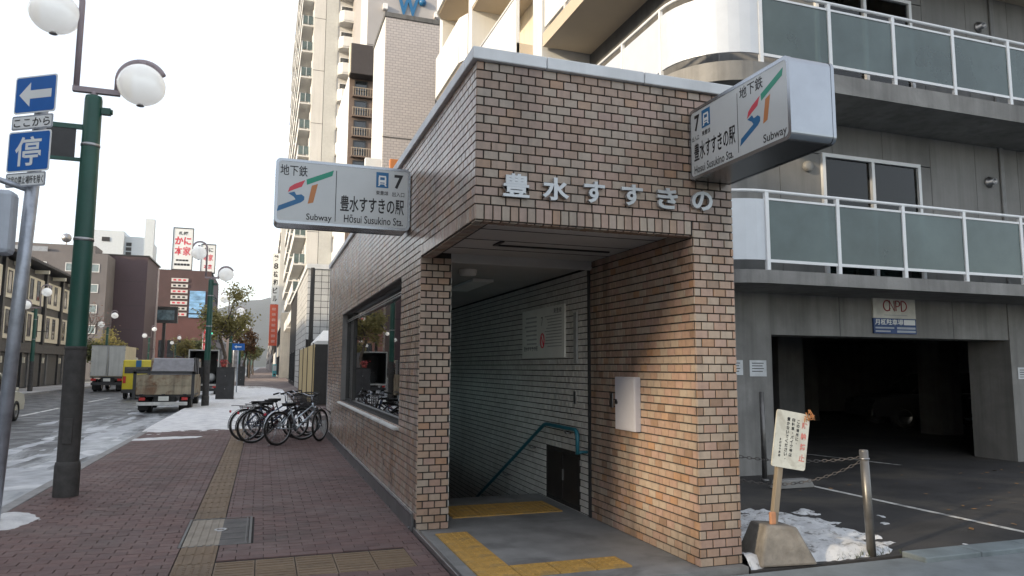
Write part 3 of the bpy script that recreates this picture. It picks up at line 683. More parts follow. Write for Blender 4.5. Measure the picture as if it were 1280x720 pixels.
for k in range(3): MB().cyl((7.6 + k*1.6, 9.9, 2.40), (7.6 + k*1.6, 21, 2.40), .03, n=8).build('ceiling_pipe', STEEL_D, apt)
# main volume
MB().box(XS, 22, YW + .06, 24, 2.88, 17.2).build('wall_core', CONC_D, apt)
def wallbits(z0, z1, k):
    x = XS
    while x < 16:
        w = 1.05; segs = [(z0, z1)]
        if k in (0, 1) and x + w > 8.35 and x < 10.42:
            segs = [(z0 + 2.12, z1)]
            if x < 8.35: MB().box(x + .005, 8.35, YW + .012, YW + .06, z0, z0 + 2.11).build('wall_panel', BWALL, apt)
            if x + w > 10.42: MB().box(10.42, x + w - .005, YW + .012, YW + .06, z0, z0 + 2.11).build('wall_panel', BWALL, apt)
        for s0, s1 in segs: MB().box(x + .005, x + w - .005, YW + .012, YW + .06, s0 + .006, s1 - .006).build('wall_panel', BWALL, apt)
        x += w
for k in range(3): wallbits(LV[k][1], LV[k + 1][0], k)
MB().box(12.32, 12.42, YW - .03, YW + .012, 2.88, 17).build('drain_pipe', pm('pipe_grey', (.22,.22,.22), .6), apt, bevel=.03)
def slider(z0, x0=8.35, x1=10.42, h=2.1):
    w = MB()
    for a, c, d, e in ((x0, x0 + .06, z0, z0 + h), (x1 - .06, x1, z0, z0 + h), (x0 + .06, x1 - .06, z0 + h - .06, z0 + h), (x0 + .06, x1 - .06, z0, z0 + .05), ((x0 + x1)/2 - .03, (x0 + x1)/2 + .03, z0 + .05, z0 + h - .06)): w.box(a, c, YW - .04, YW + .05, d, e)
    w = w.build('window', ALU, apt)
    MB().box(x0 + .06, (x0 + x1)/2 - .03, YW + .015, YW + .022, z0 + .05, z0 + h - .06).build('pane', GLASS_S, w)
    MB().box((x0 + x1)/2 + .03, x1 - .06, YW + .005, YW + .012, z0 + .05, z0 + h - .06).build('pane', GLASS_S, w)
    cu = MB(); n = 44
    for i in range(n):
        u0, u1 = x0 + .08 + (x1 - x0 - .16) * i / n, x0 + .08 + (x1 - x0 - .16) * (i + 1) / n; y0 = YW + .048 + .008 * math.sin(i * 1.3); y1 = YW + .048 + .008 * math.sin((i + 1) * 1.3)
        cu.quad([(u0, y0, z0 + .06), (u1, y1, z0 + .06), (u1, y1, z0 + h - .07), (u0, y0, z0 + h - .07)], 0 if i < n / 2 else 1)
    cu.build('curtain', [pm('curtain_dark', (.03,.027,.027), .9), pm('curtain_blue', (.22,.30,.34), .9)], w)
for k in (0, 1): slider(LV[k][1] + .03)
for x, z in ((8.08, 4.76), (8.08, 7.66)): MB().lathe([(.001,-.05),(.06,-.05),(.085,-.03),(.09,.02)], (x, YW - .01, z), 18, axis='y').build('vent_cap', pm('vent_grey', (.24,.24,.235), .5), apt)
for x, z in ((12.05, 4.86), (12.05, 7.74)):
    v = MB().lathe([(.10,.0),(.10,-.03),(.06,-.035),(.06,-.12),(.045,-.12),(.045,-.05),(.001,-.05)], (x, YW + .01, z), 16, axis='y').build('pipe_vent', STEEL_D, apt)
# balconies following the front, the rounded corner and the side
def rim(o=0.0, yend=13.7):
    p = [(20, YB - o), (XC, YB - o)]
    for i in range(1, 10): a = R(-90 - 90 * i / 10); p.append((XC + (1 + o) * math.cos(a), 9.0 + (1 + o) * math.sin(a)))
    p += [(XC - 1 - o, 9.0), (XC - 1 - o, yend)]; return p
def ribbon(mb, path, z0, z1, th, m=0):
    for i in range(len(path) - 1):
        a, c = Vector((*path[i], 0)), Vector((*path[i + 1], 0)); d = (c - a).normalized(); n = Vector((-d.y, d.x, 0)) * th; k = len(mb.v)
        mb.v += [tuple(q) for q in (a + Z_*z0, c + Z_*z0, c + Z_*z1, a + Z_*z1, a + n + Z_*z0, c + n + Z_*z0, c + n + Z_*z1, a + n + Z_*z1)]
        for q in ((0,1,2,3),(7,6,5,4),(3,2,6,7),(4,5,1,0),(0,3,7,4),(1,5,6,2)): mb.face(tuple(k + j for j in q), m, False)
POST = [6.42 + 1.21 * i for i in range(12)]
for li, (z0, z1) in enumerate(LV):
    poly = rim(.04) + [(XS + .0, 13.7), (XS, YW + .06), (20, YW + .06)]
    s = MB().prism(poly, (0, 0, z0), X_, Y_, Z_, z1 - z0).build('balcony_slab', CONC if li < 2 else SOFF, apt)
    if li >= 3: pass
    h0, h1 = z1 + .14, z1 + .98
    arc = rim(0)[1:-1]
    c = MB(); ribbon(c, rim(0)[1:], h0, h1, -.03); cp = c.build('curved_panel', BPANEL if li < 2 else BWHITE, s)
    c = MB().tube([(x, y, z1 + 1.09) for x, y in rim(0)], .025, 8); c.build('top_rail', ALU, s)
    if li > 2: continue
    for i, x in enumerate(POST):
        MB().box(x - .028, x + .028, YB - .02, YB + .03, z1 - .02, z1 + 1.08).build('post', ALU, s)
        if i + 1 < len(POST):
            x2 = POST[i + 1]
            MB().box(x + .032, x2 - .032, YB - .012, YB + .018, h0 - .03, h0 + .01).build('bottom_rail', ALU, s)
            MB().box(x + .032, x2 - .032, YB - .012, YB + .018, h1 - .01, h1 + .02).build('panel_rail', ALU, s)
            MB().box(x + .03, x2 - .03, YB - .002, YB + .008, h0 + .01, h1 - .01).build('glass_panel', FROST, s)
    for y in (9.0, 10.2, 11.4, 12.6): MB().box(XC - 1.02, XC - .97, y - .02, y + .02, z1, z1 + 1.08).build('post', ALU, s)
# side fin and stepped wing towards the street
MB().box(5.38, XS, 13.75, 14.3, 2.75, 17.2).build('fin_wall', BWHITE, apt)
MB().box(6.4, 22, 14.3, 22.3, 2.75, 17.0).build('wing_wall', CREAMW, apt)
MB().box(5.0, 6.4, 18.0, 18.35, 2.75, 17.2).build('fin_wall', BWHITE, apt)
MB().box(5.1, 6.4, 21.9, 22.3, 2.75, 17.2).build('fin_wall', BWHITE, apt)
for li, (z0, z1) in enumerate(LV):
    s = MB().box(5.0, 6.4, 14.3, 18.0, z0, z1).build('balcony_slab', SOFF, apt)
    MB().box(4.98, 5.06, 14.3, 18.0, z0 + .05, z1 + 1.05).build('parapet', BWHITE, s)
    MB().cyl((5.02, 14.3, z1 + 1.16), (5.02, 18, z1 + 1.16), .025, n=6).build('top_rail', ALU, s)
    z0 += 1.6; z1 += 1.6
    s = MB().prism([(0,0),(1.4,0),(1.4,3.5),(0,3.5),(-.15,3.2),(-.15,.35)], (5.05, 18.4, z0), X_, Y_, Z_, z1 - z0).build('balcony_slab', SOFF, apt)
    c = MB(); ribbon(c, [(5.3, 18.38), (5.05, 18.4), (4.9, 18.75), (4.9, 21.6), (5.05, 21.95), (5.4, 22.0)][::-1], z0 + .04, z1 + 1.05, -.07); c.build('parapet', BWHITE, s)
# signs fixed to the garage front
sg = thing('parking_sign', 'white and blue monthly parking signboard with red logo above the garage opening', 'sign', (9.7, 9.03, 2.13))
MB().box(9.26, 10.15, YW - .012, YW + .018, 2.38, 2.74).build('upper_board', pm('sign_cream', (.66,.64,.58), .5), sg)
MB().box(9.26, 10.15, YW - .012, YW + .018, 2.13, 2.376).build('lower_board', pm('sign_navy', (.02,.06,.20), .5), sg)
MAROON = pm('logo_maroon', (.30,.02,.03), .5)
def stroke(pts, r, nm, m, par, y): MB().tube([(x, y, z) for x, z in pts], r, 6).build(nm, m, par)
arc_ = lambda x, z, rx, rz, a0, a1, n=12: [(x + rx*math.cos(R(a0 + (a1 - a0)*i/n)), z + rz*math.sin(R(a0 + (a1 - a0)*i/n))) for i in range(n + 1)]
ly = YW - .014
stroke(arc_(9.55, 2.585, .075, .085, 50, 330), .010, 'logo_letter', MAROON, sg, ly)
stroke([(9.60, 2.50), (9.60, 2.665), (9.70, 2.50), (9.70, 2.665)], .010, 'logo_letter', MAROON, sg, ly)
stroke([(9.735, 2.50), (9.735, 2.665)] + arc_(9.76, 2.62, .06, .045, 90, -90)[0:] + [(9.735, 2.575)], .010, 'logo_letter', MAROON, sg, ly)
stroke([(9.85, 2.50), (9.85, 2.665)] + arc_(9.87, 2.5825, .09, .0825, 90, -90) + [(9.85, 2.50)], .010, 'logo_letter', MAROON, sg, ly)
MB().box(9.48, 9.97, YW - .014, YW - .0125, 2.425, 2.437).build('small_print', nbm, sg)
lettering('月極駐車場', (9.285, YW - .012, 2.27), X_, Z_, -Y_, .59, .095, PANELW, sg, bold=.02)
MB().box(9.89, 10.13, YW - .014, YW - .0125, 2.275, 2.36).build('number_panel', PANELW, sg)
for q in ((9.29, 9.68, 2.21, 2.235), (9.29, 9.60, 2.155, 2.18), (9.74, 10.13, 2.205, 2.24), (9.74, 10.13, 2.15, 2.185)): MB().box(q[0], q[1], YW - .014, YW - .0125, q[2], q[3]).build('small_print', GREYP, sg)
def paper(x, z, w, h, label):
    t = thing('paper_notice', label, 'notice', (x + w/2, YW, z))
    MB().box(x, x + w, YW - .008, YW - .002, z, z + h).build('sheet', pm('paper', (.62,.64,.66), .7), t)
    for k in range(4): MB().box(x + .04, x + w - .05 - .02*(k % 2), YW - .0095, YW - .0085, z + h - .05 - k*.04, z + h - .038 - k*.04).build('print_line', BLACK, t)
paper(6.86, 1.44, .30, .24, 'white paper notice with black lines on the left garage pier')
paper(6.50, 1.46, .24, .22, 'white notice half hidden behind the brick pillar edge')
paper(12.42, 1.40, .22, .20, 'small pale notice on the right garage pier')
# ------------------------------------------------------------------ yard furniture
blk = thing('leaning_notice', 'weathered no bicycle parking notice leaning in a concrete foot', 'sign', (4.0, 5.0, 0))
FOOT = pm('foot_concrete', (.19,.175,.155), .9, var=.35, scale=7, bmp=.6, bscale=40, col2=(.16,.14,.12))
b = MB(); b.v = [(3.75,4.88,0),(4.26,4.82,0),(4.27,5.22,0),(3.78,5.26,0),(3.86,4.94,.31),(4.13,4.90,.285),(4.14,5.13,.285),(3.87,5.16,.31)]
for q in ((0,3,2,1),(4,5,6,7),(0,1,5,4),(1,2,6,5),(2,3,7,6),(3,0,4,7)): b.face(q)
b.build('foot', FOOT, blk, bevel=.02)
WOOD = pm('weathered_wood', (.24,.20,.15), .85, var=.3, scale=12, stretch=(1, 1, .1), bmp=.3)
lean = Vector((.16, 0, 1)).normalized()
b = MB().obox(Vector((3.99, 5.02, .28)) + lean * .40, X_ * .027, Y_ * .022, lean * .42); b.build('stake', WOOD, blk, bevel=.004)
BU = Vector((.985, 0, -.17)).normalized(); BV = Vector((.17, 0, .985)).normalized(); BO = Vector((3.965, 4.985, .765))
MB().prism(rrect(.335, .465, .02, 3), BO + Y_ * .012, BU, BV, -Y_, .012).build('board', pm('board_dirty_white', (.58,.58,.52), .6, var=.15, scale=6, col2=(.40,.38,.32)), blk)
FADERED = pm('faded_red', (.55,.20,.17), .6, var=.2)
def vtext(s, u, v_top, size, m, par, step=None):
    st = step or size * 1.12
    for i, ch in enumerate(s):
        if ch == ' ': continue
        w = size; h = size
        if ch in '、。・': w = h = size * .3
        lettering(ch, BO + BU * (u - w / 2) + BV * (v_top - size + (size - h) / 2 - i * st), BU, BV, -Y_, w, h, m, par, bold=.03, lift=.001)
vtext('駐輪禁止', .288, .395, .058, FADERED, blk, .088)
vtext('この場所に、', .222, .405, .028, BLACK, blk, .036)
vtext('自転車・バイク等は', .172, .415, .030, BLACK, blk, .036)
vtext('置かないでください。', .122, .415, .030, BLACK, blk, .036)
vtext('札幌市交通局', .062, .235, .020, BLACK, blk, .026)
sx = MB(); rs = random.Random(5)
for k in range(9):
    a = rs.uniform(0, 6.28); c = BO + BU * .30 + BV * (.43 + rs.uniform(-.02, .03)) - Y_ * .015
    sx.tube([c, c + Vector((math.cos(a)*.04, -.01, abs(math.sin(a))*.05)), c + Vector((math.cos(a + .7)*.06, -.02, math.sin(a + .7)*.04))], .004, 5)
sx.build('tangled_wire', pm('wire_orange', (.45,.20,.08), .6), blk, kind='stuff')
MB().box(3.93, 3.985, 4.97, 5.0, .30, .40).build('wedge', pm('wedge_clay', (.45,.22,.12), .8), blk, bevel=.01)
CHAINM = pm('chain_rust', (.11,.10,.095), .55, .4, var=.3, scale=20)
BOLM = pm('bollard_steel', (.16,.155,.15), .38, .6, var=.25, scale=7)
bo = thing('bollard', 'slim steel bollard post with chains tied at its head beside the snow', 'bollard', (4.89, 4.9, 0))
MB().cyl((4.895, 4.92, -.02), (4.86, 4.92, .86), .036, n=16).build('post', BOLM, bo); MB().lathe([(.036,0),(.034,.012),(.001,.016)], (4.86, 4.92, .86), 16).build('cap', BOLM, bo)
b = MB(); b.tube([(4.862 + .04*math.cos(2*math.pi*i/12), 4.92 + .04*math.sin(2*math.pi*i/12), .80) for i in range(12)], .006, 6, closed=True); b.build('chain_ring', STEEL_D, bo)
def chain(p0, p1, sag, label, n=None):
    p0, p1 = Vector(p0), Vector(p1); L = (p1 - p0).length; n = n or int(L / .034); b = MB()
    P = [p0.lerp(p1, i / n) - Z_ * (sag * 4 * (i / n) * (1 - i / n)) for i in range(n + 1)]
    for i in range(n):
        a, c = P[i], P[i + 1]; d = (c - a).normalized(); s = d.cross(Z_).normalized(); w = s if i % 2 else s.cross(d); m = (a + c) / 2
        b.tube([m + d * (.024*math.cos(t)) + w * (.011*math.sin(t)) for t in [2*math.pi*j/8 for j in range(8)]], .0028, 4, closed=True)
    o = b.build('chain', CHAINM); tag(o, label, 'chain')
chain((4.83, 4.92, .81), (3.64, 5.6, .86), .07, 'upper steel chain strung from the bollard to the brick pillar')
chain((4.83, 4.92, .78), (3.64, 5.4, .70), .16, 'lower sagging steel chain strung from the bollard past the notice')
rp = MB().cyl((6.72, 8.6, -.02), (6.71, 8.6, 1.22), .035, n=12).lathe([(.035,0),(.03,.01),(.001,.014)], (6.71, 8.6, 1.22), 12).lathe([(.06,0),(.06,.02),(.035,.03)], (6.72, 8.6, -.002), 12)
tag(rp.build('guard_post', BOLM), 'thin rusty steel post standing at the left garage jamb', 'post')
ws = MB().prism([(0,0),(.62,0),(.56,.11),(.06,.11)], (6.35, 7.9, 0), X_, Z_, Y_, .15); tag(ws.build('wheel_stop', CONC, bevel=.012), 'low concrete wheel stop lying near the guard post', 'wheel stop')
# verge of weeds at the bollard foot
b = MB(); rw = random.Random(9)
for k in range(160):
    c = Vector((rw.gauss(4.85, .16), 4.97 + rw.uniform(-.08, .12), 0)); a = rw.uniform(0, 6.28); h = rw.uniform(.02, .07); d = Vector((math.cos(a), math.sin(a), 0))
    b.quad([c - d.cross(Z_)*.004, c + d.cross(Z_)*.004, c + d*.03 + Z_*h])
b.build('weeds', pm('weed_green', (.06,.08,.02), .8, randisl=.5), kind='stuff', label='low weeds at the bollard foot')

# ================================================================== street lamps
GLOBE = pm('lamp_globe', (.78,.80,.80), .12, var=.02, spec=.6)
def lamp_globe_mat():
    m, t, b = nt('lamp_globe_glass'); b.inputs['Base Color'].default_value = (.88,.90,.90,1); b.inputs['Roughness'].default_value = .1; b.inputs['Emission Color'].default_value = (1,.97,.93,1); b.inputs['Emission Strength'].default_value = .2
    b.inputs['Transmission Weight'].default_value = .35; b.inputs['IOR'].default_value = 1.3; b.inputs['Subsurface Weight'].default_value = .5; b.inputs['Subsurface Radius'].default_value = (.3,.3,.3); return m
GLOBE = lamp_globe_mat()
def arc3(cx_, cz_, r, a0, a1, n=14): return [(cx_ + r*math.cos(R(a0 + (a1 - a0)*i/n)), 0, cz_ + r*math.sin(R(a0 + (a1 - a0)*i/n))) for i in range(n + 1)]
def egg(r): return [(max(.001, r * math.sin(math.pi*i/16) * (1.0 + .06*math.cos(math.pi*i/16))), -r * .92 * math.cos(math.pi*i/16)) for i in range(17)]
def make_lamp(label, loc, mirror=1):
    t = thing('street_lamp', label, 'street lamp', loc, 'green street lamps along the road', world=False)
    MB().lathe([(.138,0),(.138,.36),(.13,.40),(.118,.41)], n=24).build('base_collar', POSTB, t)
    MB().lathe([(.120,.40),(.116,1.78)], n=24).build('post_wrap', POSTB, t)
    MB().lathe([(.114,1.77),(.100,4.90),(.092,4.94),(.001,4.94)], n=24).build('post', GREEN, t)
    MB().cyl((0,0,4.93), (0,0,5.0), .04, n=10).build('neck', ARMP, t)
    MB().box(-.05, .05, -.132, -.10, .62, .92).build('service_hatch', POSTB, t, bevel=.006)
    for zz in (1.76, 3.1, 4.3): MB().lathe([(  .116 - .0045*(zz - 1.77),-.02),(.121 - .0045*(zz - 1.77),-.015),(.121 - .0045*(zz - 1.77),.015),(  .116 - .0045*(zz - 1.77),.02)], (0,0,zz), 24).build('band', STEEL_D if zz > 2 else POSTB, t)
    s = mirror
    sq = lambda pts: MB().tube([(x*s, y, z) for x, y, z in pts], .042, 4)
    MB().box(-.24, .29, -.035, .035, 4.985, 5.05).build('cross_bar', ARMP, t)
    MB().tube([(-.205*s, 0, 5.04), (-.205*s, 0, 6.16)] + [(x*s, 0, z) for x, _, z in arc3(-.47, 6.16, .265, 12, 165)], .036, 8).build('tall_arm', ARMP, t)
    MB().tube([(.255*s, 0, 5.04), (.255*s, 0, 5.20)] + [(x*s, 0, z) for x, _, z in arc3(.53, 5.20, .275, 175, 25)], .036, 8).build('short_arm', ARMP, t)
    for x, z in ((-.50*s, 5.98), (.53*s, 5.17)):
        g = MB().lathe(egg(.285), (x, 0, z), 24).build('globe', GLOBE, t)
        MB().cyl((x, 0, z + .25), (x, 0, z + .31), .05, n=12).build('globe_cap', ARMP, g); MB().lathe([(.05,-.285),(.03,-.262),(.001,-.262)], (x, 0, z), 10).build('globe_finial', STEEL_D, g)
    MB().box(.10*s, .20*s, -.04, .04, 4.72, 4.80).cyl((.2*s, 0, 4.76), (.22*s, 0, 4.76), .035, n=8).build('photo_sensor', GREEN, t)
    return t
LX = -2.16
lamp1 = make_lamp('nearest green street lamp with dark plate, at the kerb on the left', (LX, 10.07, 0))
b = MB().box(-.52, -.17, -.012, .012, 4.13, 4.52); pl = b.build('dark_plate', DARK, lamp1); MB().box(-.54, -.10, -.02, .02, 4.50, 4.56).box(-.54, -.10, -.02, .02, 4.09, 4.13).build('plate_bracket', GREEN, pl)
lamp2 = make_lamp('second green street lamp, beside the dark cabinet and rusty truck', (LX + .12, 30.5, 0))
MB().box(-.75, -.08, -.02, .02, 3.55, 3.59).build('banner_rod', DARK, lamp2)
GRP = 'green street lamps along the road'
for k, (y, txt) in enumerate(((51, 'third green street lamp along the right kerb'), (71.5, 'fourth green street lamp along the right kerb'), (92, 'fifth green street lamp along the right kerb'), (113, 'sixth green street lamp along the right kerb'), (134, 'seventh green street lamp along the right kerb'), (155, 'eighth green street lamp, next to last along the right kerb'), (176, 'last and smallest green street lamp along the right kerb'))):
    copy_tree(lamp2, (LX + .12, y, 0), 0, txt, GRP)
copy_tree(lamp2, (-13.1, 50.5, 0), math.pi, 'street lamp on the opposite pavement before the cream framed building', GRP)
copy_tree(lamp2, (-13.1, 72, 0), math.pi, 'street lamp on the opposite pavement above the box truck', GRP)
copy_tree(lamp2, (-13.1, 97, 0), math.pi, 'street lamp on the opposite pavement before the dark brown block', GRP)
copy_tree(lamp2, (-13.1, 125, 0), math.pi, 'farther street lamp on the opposite pavement near the traffic light', GRP)
# ------------------------------------------------------------------ traffic sign post at the left edge
sp = thing('traffic_sign_post', 'grey post with blue arrow and stopping signs at the left edge', 'traffic sign', (-2.43, 8.5, 0))
MB().tube([(-2.435, 8.5, -.01), (-2.285, 8.5, 4.5)], .062, 12).build('post', GALV, sp)
PH = R(33); PU_ = Vector((math.cos(PH), -math.sin(PH), 0)); PN = Vector((-math.sin(PH), -math.cos(PH), 0))
def plate(nm, cz, w, h, mface, mrim, r=.03):
    c = Vector((-2.435 + .0333 * cz, 8.5, cz)) + PN * .085; o = c - PU_ * (w/2) - Z_ * (h/2)
    p = MB().prism(rrect(w, h, r), o, PU_, Z_, PN, .006).build(nm, mrim, sp)
    MB().prism(rrect(w - .03, h - .03, r*.8, x=.015, y=.015), o + PN * .0061, PU_, Z_, PN, .0015).build('plate_face', mface, p); return p, o + PN * .008
p, o = plate('arrow_plate', 4.345, .53, .40, BLUE, PANELW)
MB().prism([(.06,.20),(.20,.33),(.20,.245),(.47,.245),(.47,.155),(.20,.155),(.20,.07)], o, PU_, Z_, PN, .0015).build('arrow', PANELW, p)
p, o = plate('caption_plate', 4.045, .52, .15, PANELW, GALV, .02); lettering('ここから', o + PU_*.03 + Z_*.03, PU_, Z_, PN, .46, .09, BLACK, p, bold=.01)
p, o = plate('stopping_plate', 3.735, .54, .43, BLUE, PANELW); lettering('停', o + PU_*.10 + Z_*.06, PU_, Z_, PN, .33, .31, PANELW, p, bold=.015)
p, o = plate('exception_plate', 3.435, .50, .15, PANELW, GALV, .02); lettering('法定の禁止場所を除く', o + PU_*.02 + Z_*.03, PU_, Z_, PN, .46, .085, BLACK, p, bold=.01)
for z in (4.45, 4.25, 4.04, 3.85, 3.62, 3.44): MB().lathe([(.066,-.015),(.069,-.015),(.069,.015),(.066,.015)], (-2.435 + .0333*z, 8.5, z), 14).build('clamp', STEEL_D, sp)
sh = MB().box(-2.98, -2.39, 8.16, 8.40, 2.63, 3.27).build('signal_housing', GREYP, sp, bevel=.05)
for k in range(4): MB().box(-2.93, -2.50, 8.15, 8.162, 2.80 + k*.1, 2.812 + k*.1).build('louvre', DARK, sh)
MB().tube([(-2.62, 8.3, 3.26), (-2.62, 8.4, 3.42), (-2.33, 8.5, 3.34)], .03, 6).build('housing_arm', GALV, sp)
MB().box(-2.9, -2.5, 8.2, 8.38, 2.58, 2.64).build('housing_foot', DARK, sh)
# ================================================================== bicycles
def ring(c, r, axis='y', n=28): return [(c[0] + r*math.cos(2*math.pi*i/n), c[1], c[2] + r*math.sin(2*math.pi*i/n)) for i in range(n)]
def bicycle(loc, rz, label, fm, basket=True, rack=True, steer=0, seat_h=.82, lean=0):
    t = thing('bicycle', label, 'bicycle', loc, 'bicycles parked against the brick wall', world=False, rz=rz); t.rotation_euler.x = lean
    r = .335; WB = 1.07
    def wheel(x, yaw=0):
        w = thing_part('wheel', t)
        MB().tube(ring((0,0,0), r - .018), .019, 8, closed=True).build('tyre', RUBBER, w); MB().tube(ring((0,0,0), r - .045), .010, 6, closed=True).build('rim', STEEL_D, w)
        s = MB().cyl((0,-.04,0), (0,.04,0), .022, n=8)
        for k in range(18): a = 2*math.pi*k/18; s.cyl((0, .02 if k % 2 else -.02, 0), ((r-.05)*math.cos(a), 0, (r-.05)*math.sin(a)), .0022, n=4, caps=False)
        s.build('spoke_set', STEEL, w, kind='stuff')
        w.location = (x, 0, r); w.rotation_euler.z = yaw; return w
    def thing_part(n, par): o = bpy.data.objects.new(n, None); COL.objects.link(o); o.empty_display_size = .1; o.parent = par; return o
    wheel(0); wheel(WB, steer)
    bb, st, hd0, hd1 = (.44, 0, .29), (.30, 0, .70), (.90, 0, .62), (.85, 0, .80)
    f = MB().cyl(bb, st, .016, n=8).cyl(bb, hd0, .019, n=8).cyl((.385, 0, .47), (.865, 0, .755), .016, n=8).cyl(hd0, hd1, .021, n=8)
    for y in (-.05, .05): f.cyl((0, y, r), (.44, y*.5, .29), .010, n=6).cyl((0, y, r), (.315, y*.4, .66), .009, n=6)
    f.build('frame', fm, t)
    fk = MB(); 
    for y in (-.055, .055): fk.tube([(.905, y*.6, .61), (.97, y, .50), (WB, y, r)], .011, 6)
    fk.build('fork', fm, t)
    hb = MB().tube([(.845,0,.80),(.83,0,.92)], .013, 8).tube([(.68,-.27,.96),(.80,-.24,.99),(.84,-.10,.94),(.84,.10,.94),(.80,.24,.99),(.68,.27,.96)], .011, 8).build('handlebar', STEEL, t)
    for y in (-.27, .27): MB().tube([(.66,y,.955),(.78,y*.92,.985)], .017, 8).build('grip', RUBBER, hb)
    s = MB(); prof = [(-.13,.085),(-.10,.10),(0,.075),(.08,.03),(.14,.018)]
    for (x0, w0), (x1, w1) in zip(prof[:-1], prof[1:]):
        k = len(s.v); s.v += [(.26+x0,-w0,seat_h),(.26+x0,w0,seat_h),(.26+x1,w1,seat_h),(.26+x1,-w1,seat_h),(.26+x0,-w0*.6,seat_h-.06),(.26+x0,w0*.6,seat_h-.06),(.26+x1,w1*.6,seat_h-.05),(.26+x1,-w1*.6,seat_h-.05)]
        for q in ((3,2,1,0),(4,5,6,7),(0,1,5,4),(2,3,7,6),(1,2,6,5),(3,0,4,7)): s.face(tuple(k + i for i in q), 0, True)
    s.build('saddle', RUBBER, t); MB().cyl(st, (.275,0,seat_h-.04), .012, n=8).build('seat_post', STEEL, t)
    cr = MB().lathe([(.085,-.004),(.085,.004),(.07,.004),(.07,-.004),(.085,-.004)], (bb[0], .05, bb[2]), 20, axis='y').cyl((.44,.05,.29),(.33,.07,.16),.008,n=6).cyl((.44,-.05,.29),(.55,-.07,.42),.008,n=6)
    cr.build('crank', STEEL_D, t)
    MB().box(.28,.38,.07,.15,.15,.17).build('pedal', RUBBER, t); MB().box(.50,.60,-.15,-.07,.41,.43).build('pedal', RUBBER, t)
    MB().box(.02,.44,.045,.055,r+.035,r+.06).build('chain_guard', fm, t)
    for cx0, a0, a1 in ((0, 20, 190), (WB, 30, 150)):
        g = MB(); n = 12
        for i in range(n):
            for y0, y1 in ((-.026, .026),):
                A = [R(a0 + (a1 - a0)*(i + q)/n) for q in (0, 1)]; k = len(g.v)
                for a in A:
                    for y in (-.026, .026): g.v.append((cx0 + (r+.02)*math.cos(a), y, r + (r+.02)*math.sin(a))); g.v.append((cx0 + (r+.016)*math.cos(a), y, r + (r+.016)*math.sin(a)))
                for q in ((k,k+2,k+6,k+4),(k+1,k+5,k+7,k+3),(k,k+4,k+5,k+1),(k+2,k+3,k+7,k+6)): g.face(q, 0, True)
        g.build('mudguard', STEEL if fm in (BSIL,) else DARK, t)
    if rack:
        k = MB()
        for y in (-.06, .06): k.tube([(-.28,y,.74),(.20,y,.72)], .006, 6).tube([(0,y,r),(-.10,y,.735)], .005, 6)
        for x in (-.28,-.15,0,.15): k.tube([(x,-.06,.735),(x,.06,.735)], .005, 5)
        k.build('rear_rack', DARK, t)
    if basket:
        k = MB(); X0, X1, Y0, Y1, Z0, Z1 = .95, 1.23, -.17, .17, .72, .95
        for i in range(5):
            z = Z0 + (Z1 - Z0)*i/4; e = .02*(i/4); k.tube([(X0-e,Y0-e,z),(X1+e,Y0-e,z),(X1+e,Y1+e,z),(X0-e,Y1+e,z)], .004 if i < 4 else .007, 4, closed=True)
        for i in range(7): x = X0 + (X1-X0)*i/6; k.tube([(x,Y0-.02,Z1),(x,Y0,Z0),(x,Y1,Z0),(x,Y1+.02,Z1)], .003, 4)
        for i in range(8): y = Y0 + (Y1-Y0)*i/7; k.tube([(X0-.02,y,Z1),(X0,y,Z0),(X1,y,Z0),(X1+.02,y,Z1)], .003, 4)
        k.build('basket', DARK, t)
    k = MB().tube([(.02,.06,.33),(-.05,.15,.01)], .009, 6).tube([(-.12,.15,.008),(.04,.17,.008)], .008, 6); k.build('kickstand', STEEL_D, t)
    MB().lathe([(.001,.05),(.03,.045),(.035,0),(.02,-.03),(.001,-.035)], (.93, 0, .70), 12, axis='x').build('headlamp', STEEL, t)
    MB().cyl((-.30,0,.62),(-.33,0,.62),.025,n=10).build('reflector', PRED, t)
    return t
BSIL = pm('bike_silver', (.50,.56,.62), .3, .7, var=.08); BBLK = pm('bike_black', (.02,.02,.024), .35); BBLU = pm('bike_navy', (.02,.04,.10), .35); BRED = pm('bike_maroon', (.12,.02,.03), .35)
bicycle((.34, 15.15, 0), R(37), 'silver bicycle nearest the viewer, in front of the parked row', BSIL, basket=False, rack=False, steer=R(20))
bicycle((-.14, 15.75, 0), R(22), 'black bicycle with rear rack, second from the viewer in the row', BBLK, steer=R(-15), lean=R(3))
bicycle((-.28, 16.25, 0), R(18), 'navy bicycle in the middle of the parked row', BBLU, steer=R(12), lean=R(-3))
bicycle((-.05, 16.85, 0), R(14), 'maroon bicycle fourth in the row along the wall', BRED, steer=R(-8), lean=R(4))
bicycle((.05, 17.5, 0), R(10), 'black bicycle farthest back, with upright handlebar', BBLK, basket=True, steer=R(25), lean=R(-4))
# ================================================================== vehicles
CARGL = pm('car_glass', (.015,.018,.02), .05, spec=.9); TAIL = pm('tail_lamp', (.45,.02,.02), .25); AMB = pm('amber_lamp', (.6,.22,.03), .3); PLATE = pm('number_plate', (.65,.66,.62), .5)
def add_wheel(par, x, y, z, r=.31, w=.2):
    o = bpy.data.objects.new('wheel', None); COL.objects.link(o); o.parent = par; o.location = (x, y, z); o.empty_display_size = .1
    MB().lathe([(r*.62,-w/2),(r*.93,-w/2),(r,-w/2+.03),(r,w/2-.03),(r*.93,w/2),(r*.62,w/2),(r*.62,-w/2)], (0,0,0), 24, axis='x').build('tyre', RUBBER, o)
    MB().lathe([(.001,-w*.3),(r*.35,-w*.34),(r*.6,-w*.40),(r*.63,-w*.46),(r*.63,w*.46),(r*.6,w*.40),(r*.35,w*.34),(.001,w*.3)], (0,0,0), 18, axis='x').build('rim', STEEL_D, o)
